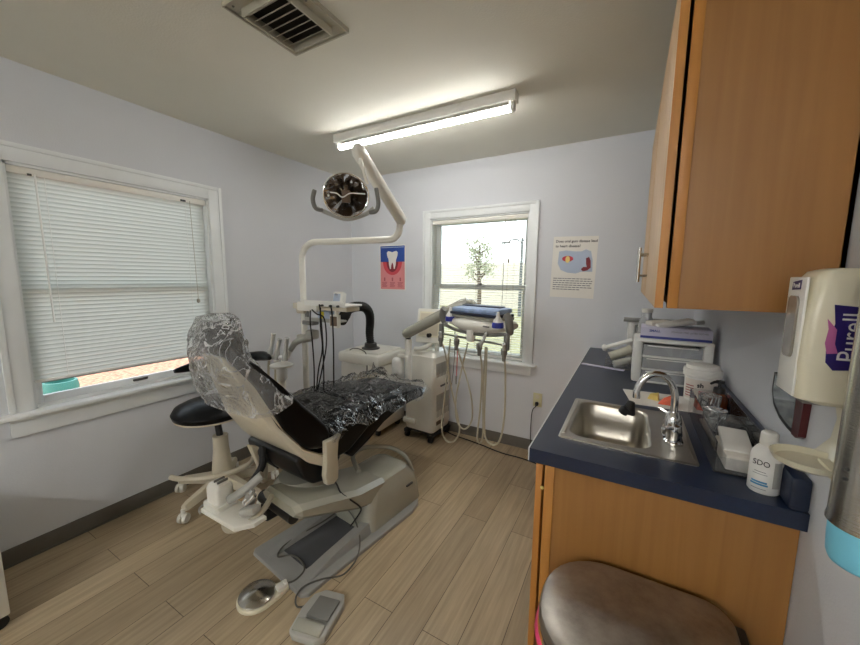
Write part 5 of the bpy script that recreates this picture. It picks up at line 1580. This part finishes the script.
# ================================================================== UPPER CABINET
CX, CZ0, CZ1, CY0, CY1 = 2.68, 1.375, 2.19, 1.055, 2.46
uc = thing('upper_cabinet', (2.83, 1.76, CZ0), 'maple wall cabinet high above the navy worktop', 'cabinet')
q = MB()
q.bb(CX, WX - .002, CY0, CY0 + 0.018, CZ0, CZ1).bb(CX, WX - .002, CY1 - 0.018, CY1, CZ0, CZ1).bb(CX, WX - .002, CY0 + 0.018, CY1 - 0.018, CZ0 + 0.012, CZ0 + 0.03).bb(CX, WX - .002, CY0 + 0.018, CY1 - 0.018, CZ1 - 0.018, CZ1).bb(WX - 0.010, WX - .002, CY0, CY1, CZ0, CZ1)
q.build('carcass', 'wood', uc)
MB().bb(CX, CX + 0.022, CY0 - 0.005, CY0 + 0.018, CZ0, CZ1, 0.001).build('end_stile', 'wood_edge', uc)
ym = (CY0 + CY1) / 2
for a_, b_, hy in ((CY0 - 0.004, ym - 0.002, ym - 0.045), (ym + 0.002, CY1, ym + 0.045)):
    d_ = MB().bb(CX - 0.026, CX - 0.008, a_, b_, CZ0, CZ1 + 0.0, 0.001).build('door', 'wood_lite', uc)
    MB().bb(CX - 0.0262, CX - 0.0078, a_ - 0.0008, a_, CZ0, CZ1).build('edge_band', 'wood_edge', d_)
    hx = CX - 0.058
    MB().cyl((hx, hy, 1.435), (hx, hy, 1.575), 0.0065, n=14).cyl((hx, hy, 1.462), (CX - 0.026, hy, 1.462), 0.0045, n=10).cyl((hx, hy, 1.548), (CX - 0.026, hy, 1.548), 0.0045, n=10).build('handle', 'steel', d_)

# ================================================================== WALL DISPENSERS
pu = thing('sanitizer_dispenser', (2.93, 0.88, 1.09), 'ivory wall-mounted hand sanitizer dispenser with purple logo and a drip dish', 'dispenser')
PX0_, PY0_, PY1_ = 2.868, 0.848, 0.95
q = MB()
rings = []
for z, x0, e in ((1.228, 2.895, 0.012), (1.236, 2.870, 0.004), (1.30, 2.866, 0.0), (1.38, 2.868, 0.0), (1.445, 2.874, 0.002), (1.462, 2.884, 0.012), (1.467, 2.90, 0.02)):
    rings.append([Vector((x, y, z)) for x, y in rrect(x0, 3.0 - 0.021, PY0_ + e, PY1_ - e, 0.014, 4)])
MB().loft(rings).build('housing', 'ivory', pu, sharp=40)
MB().bb(2.8645, 2.869, PY0_ + 0.012, PY1_ - 0.012, 1.238, 1.452, 0.002).build('front_cover', 'white', pu)
MB().loft([[Vector((x, y, z)) for y, z in rrect(PY0_ + 0.03, PY1_ - 0.03, 1.305, 1.418, 0.012, 4)] for x in (2.861, 2.8655)]).build('level_window', 'smoke', pu)
MB().bb(2.885, 2.915, PY0_ + 0.03, PY1_ - 0.03, 1.222, 1.232, 0.004).build('nozzle', 'mgrey', pu)
MB().loft([[Vector((x, y, z)) for x, y in rrect(2.98 - d_, WX, 0.905 - w_, 0.955 + w_, 0.006, 3)] for z, w_, d_ in ((1.095, 0.03, 0.05), (1.11, 0.022, 0.034), (1.14, 0.012, 0.02), (1.18, 0.01, 0.016), (1.22, 0.02, 0.02), (1.26, 0.02, 0.02))]).build('back_plate', 'ivory', pu, sharp=50)
MB().lathe([(0.0, 1.098), (0.035, 1.098), (0.05, 1.106), (0.056, 1.118), (0.053, 1.118), (0.046, 1.108), (0, 1.104)], (2.912, 0.895, 0), 36, sy=0.95).build('drip_dish', 'ivory', pu)
MB().bb(2.93, 2.975, 0.862, 0.925, 1.092, 1.112, 0.008).build('dish_bracket', 'ivory', pu)
# side logo, reads upwards
sy_ = PY0_ - 0.0006
LMX = frame_mtx((2.919, sy_, 1.352), (0, 0, 1), (-1, 0, 0))
MB(LMX).plate([(-0.054, -0.02), (-0.058, 0.012), (-0.045, 0.022), (-0.02, 0.0235), (0.022, 0.017), (0.054, 0.021), (0.05, -0.02)], 0, 0.0004).build('logo_field', 'purple', pu)
MB(LMX).plate([(-0.028, 0.009), (-0.012, 0.014), (0.012, 0.014), (0.03, 0.027), (0.012, 0.024), (-0.012, 0.026), (-0.03, 0.022)], 0.0004, 0.0008).build('logo_swoosh', 'orchid', pu)
text_mesh('logo_lettering', 'Purell', 0.036, LMX @ Matrix.Translation((0.0, -0.004, 0.0009)), 'white', pu, thick=0.0002, sx=1.0)
LM2 = frame_mtx((2.866, (PY0_ + PY1_) / 2, 1.436), (0, -1, 0), (0, 0, 1))
MB(LM2).plate([(-0.02, -0.008), (-0.017, 0.007), (0.02, 0.011), (0.019, -0.006)], 0, 0.0022).build('logo_field', 'purple', pu)
text_mesh('logo_lettering', 'Purell', 0.0125, LM2 @ Matrix.Translation((0, 0.0005, 0.0024)), 'white', pu, thick=0.0002)

mi = thing('wall_mirror', (2.975, 1.21, 1.07), 'small round-bottomed mirror framed in black and dark red, on the wall below the sanitizer dispenser', 'mirror')
msh = [(1.325, 1.19), (1.325, 1.135), (1.30, 1.103), (1.25, 1.082), (1.19, 1.074), (1.13, 1.074), (1.118, 1.082), (1.112, 1.19)]
q = MB()
q.loft([[Vector((x, y, z)) for y, z in msh] for x in (WX - 0.0, WX - 0.012)], smooth=False).build('frame', 'black', mi)
q = MB()
q.loft([[Vector((x, y, z)) for y, z in ((1.155, 1.19), (1.155, 1.073), (1.13, 1.073), (1.117, 1.081), (1.111, 1.19))] for x in (WX - 0.001, WX - 0.0145)], smooth=False).build('side_frame', 'darkred', mi, label='dark red edge')
q = MB()
q.loft([[Vector((x, y, z)) for y, z in ((1.31, 1.185), (1.31, 1.138), (1.288, 1.112), (1.245, 1.094), (1.19, 1.086), (1.162, 1.085), (1.162, 1.185))] for x in (WX - 0.012, WX - 0.0135)], smooth=False).build('glass', 'mirror', mi)

cd = thing('cup_dispenser', (2.93, 0.755, 1.03), 'brushed steel tube cup dispenser on the wall, with light blue cups at its mouth', 'cup dispenser')
MB().lathe([(0.0435, 1.078), (0.046, 1.078), (0.046, 1.082), (0.0445, 1.09), (0.0445, 1.465), (0.0, 1.465)], (2.935, 0.748, 0), 48).build('tube', 'steel', cd, sharp=50)
MB().lathe([(0.047, 1.458), (0.0475, 1.462), (0.047, 1.482), (0.04, 1.488), (0, 1.489)], (2.935, 0.748, 0), 40).build('top_cap', 'white', cd)
MB().bb(2.965, WX, 0.72, 0.775, 1.15, 1.42, 0.003).build('mounting_bar', 'steel', cd)
for z in (1.155, 1.17):
    MB().lathe([(0.003, 0), (0.0025, 0.002), (0, 0.0025)], (2.935 + 0.0445 * math.cos(R(205)), 0.748 + 0.0445 * math.sin(R(205)), z), 10, axis=(math.cos(R(205)), math.sin(R(205)), 0)).build('rivet', 'dgrey', cd)
cup = MB()
n_ = 60
rings = []
for z, r, rib in ((1.095, 0.0425, 0), (1.062, 0.042, 0), (1.058, 0.0415, 1), (1.025, 0.0395, 1), (1.020, 0.0385, 0), (1.016, 0.037, 0), (1.0155, 0.03, 0)):
    rings.append([Vector((2.935 + (r + (0.0007 if rib and k % 2 else 0)) * math.cos(2 * PI * k / n_), 0.748 + (r + (0.0007 if rib and k % 2 else 0)) * math.sin(2 * PI * k / n_), z)) for k in range(n_)])
cup.loft(rings)
tag(cup.build('plastic_cup', 'sky_blue', sharp=0), 'light blue ribbed plastic cup sticking out of the steel cup dispenser', 'cup')

# ================================================================== TRASH CAN
tc_ = thing('trash_can', (2.66, 0.90, 0), 'step trash can with a smudged half-round steel lid beside the base cabinet', 'trash can')
# D-shaped plan: straight back along the cabinet, round front


def dshape(e=0.0):
    # straight long side faces the cabinet end; the round end points to the room
    x0, x1, y0, y1 = 2.455 + e, 2.865 - e, 0.70 + e, 1.045 - e
    pts_ = []
    r = 0.155 - e
    for cx_, cy_, a, rr0 in ((x1 - 0.06, y1 - 0.06, 0, 0.06 - e * .3), (x0 + r, y1 - r, PI / 2, r), (x0 + r, y0 + r, PI, r), (x1 - 0.09, y0 + 0.09, 1.5 * PI, 0.09 - e * .3)):
        for k in range(9):
            t_ = a + PI / 2 * k / 8
            pts_.append((cx_ + rr0 * math.cos(t_), cy_ + rr0 * math.sin(t_)))
    return pts_


MB().loft([[Vector((x, y, z)) for x, y in dshape(e)] for z, e in ((0.04, 0.012), (0.045, 0.01), (0.575, 0.008))]).build('body', 'steel', tc_, sharp=40)
MB().loft([[Vector((x, y, z)) for x, y in dshape(e)] for z, e in ((0.0, 0.006), (0.04, 0.004), (0.045, 0.010))]).build('base_ring', 'black', tc_, sharp=40)
MB().loft([[Vector((x, y, z)) for x, y in dshape(e)] for z, e in ((0.588, 0.001), (0.60, -0.002), (0.615, -0.002))]).build('lid_ring', 'black', tc_, sharp=40)
MB().loft([[Vector((x, y, z)) for x, y in dshape(e)] for z, e in ((0.612, -0.004), (0.632, -0.004), (0.640, 0.0), (0.646, 0.012), (0.650, 0.035), (0.653, 0.08))]).build('lid', 'lid', tc_, sharp=30)
MB().box((2.875, 0.95, 0.61), (0.03, 0.12, 0.045), 0.008).build('hinge', 'black', tc_)
MB().box((2.44, 0.86, 0.025), (0.06, 0.10, 0.012), 0.004).build('pedal', 'black', tc_)
q = MB()
base_ = dshape(-0.006)
random.seed(5)
seg_ = [i for i in range(len(base_)) if base_[i][0] < 2.64 and base_[i][1] < 0.99]
ringu, ringl = [], []
for i in seg_:
    x, y = base_[i]
    ringu.append(Vector((x, y, 0.592)))
    ringl.append(Vector((x - 0.004, y - 0.004, 0.578 - 0.012 * random.random())))
q.loft([ringu, [(a_ + b_) / 2 + Vector((-0.004, -0.003, 0)) for a_, b_ in zip(ringu, ringl)], ringl], caps=False, closed=False)
tag(q.build('bin_liner', 'hotpink', sharp=0), 'strip of pink bin liner peeping out under the trash can lid', 'bin liner')

# ================================================================== CABINET EDGE AT THE NEAR LEFT
rc = thing('rolling_cabinet', (0.28, 0.12, 0), 'cream rolling cabinet by the side wall, only its corner showing', 'cabinet')
MB().bb(0.05, 0.466, -0.2, 0.284, 0.055, 0.42, 0.006).build('body', 'cream2', rc)
MB().bb(0.045, 0.470, -0.205, 0.288, 0.42, 0.44, 0.006).build('top', 'cream2', rc)
for x in (0.09, 0.436):
    for y in (-0.16, 0.254):
        MB().cyl((x - 0.014, y, 0.028), (x + 0.014, y, 0.028), 0.028, n=20).cyl((x, y, 0.03), (x, y, 0.056), 0.012, n=10).build('caster', 'black', rc)
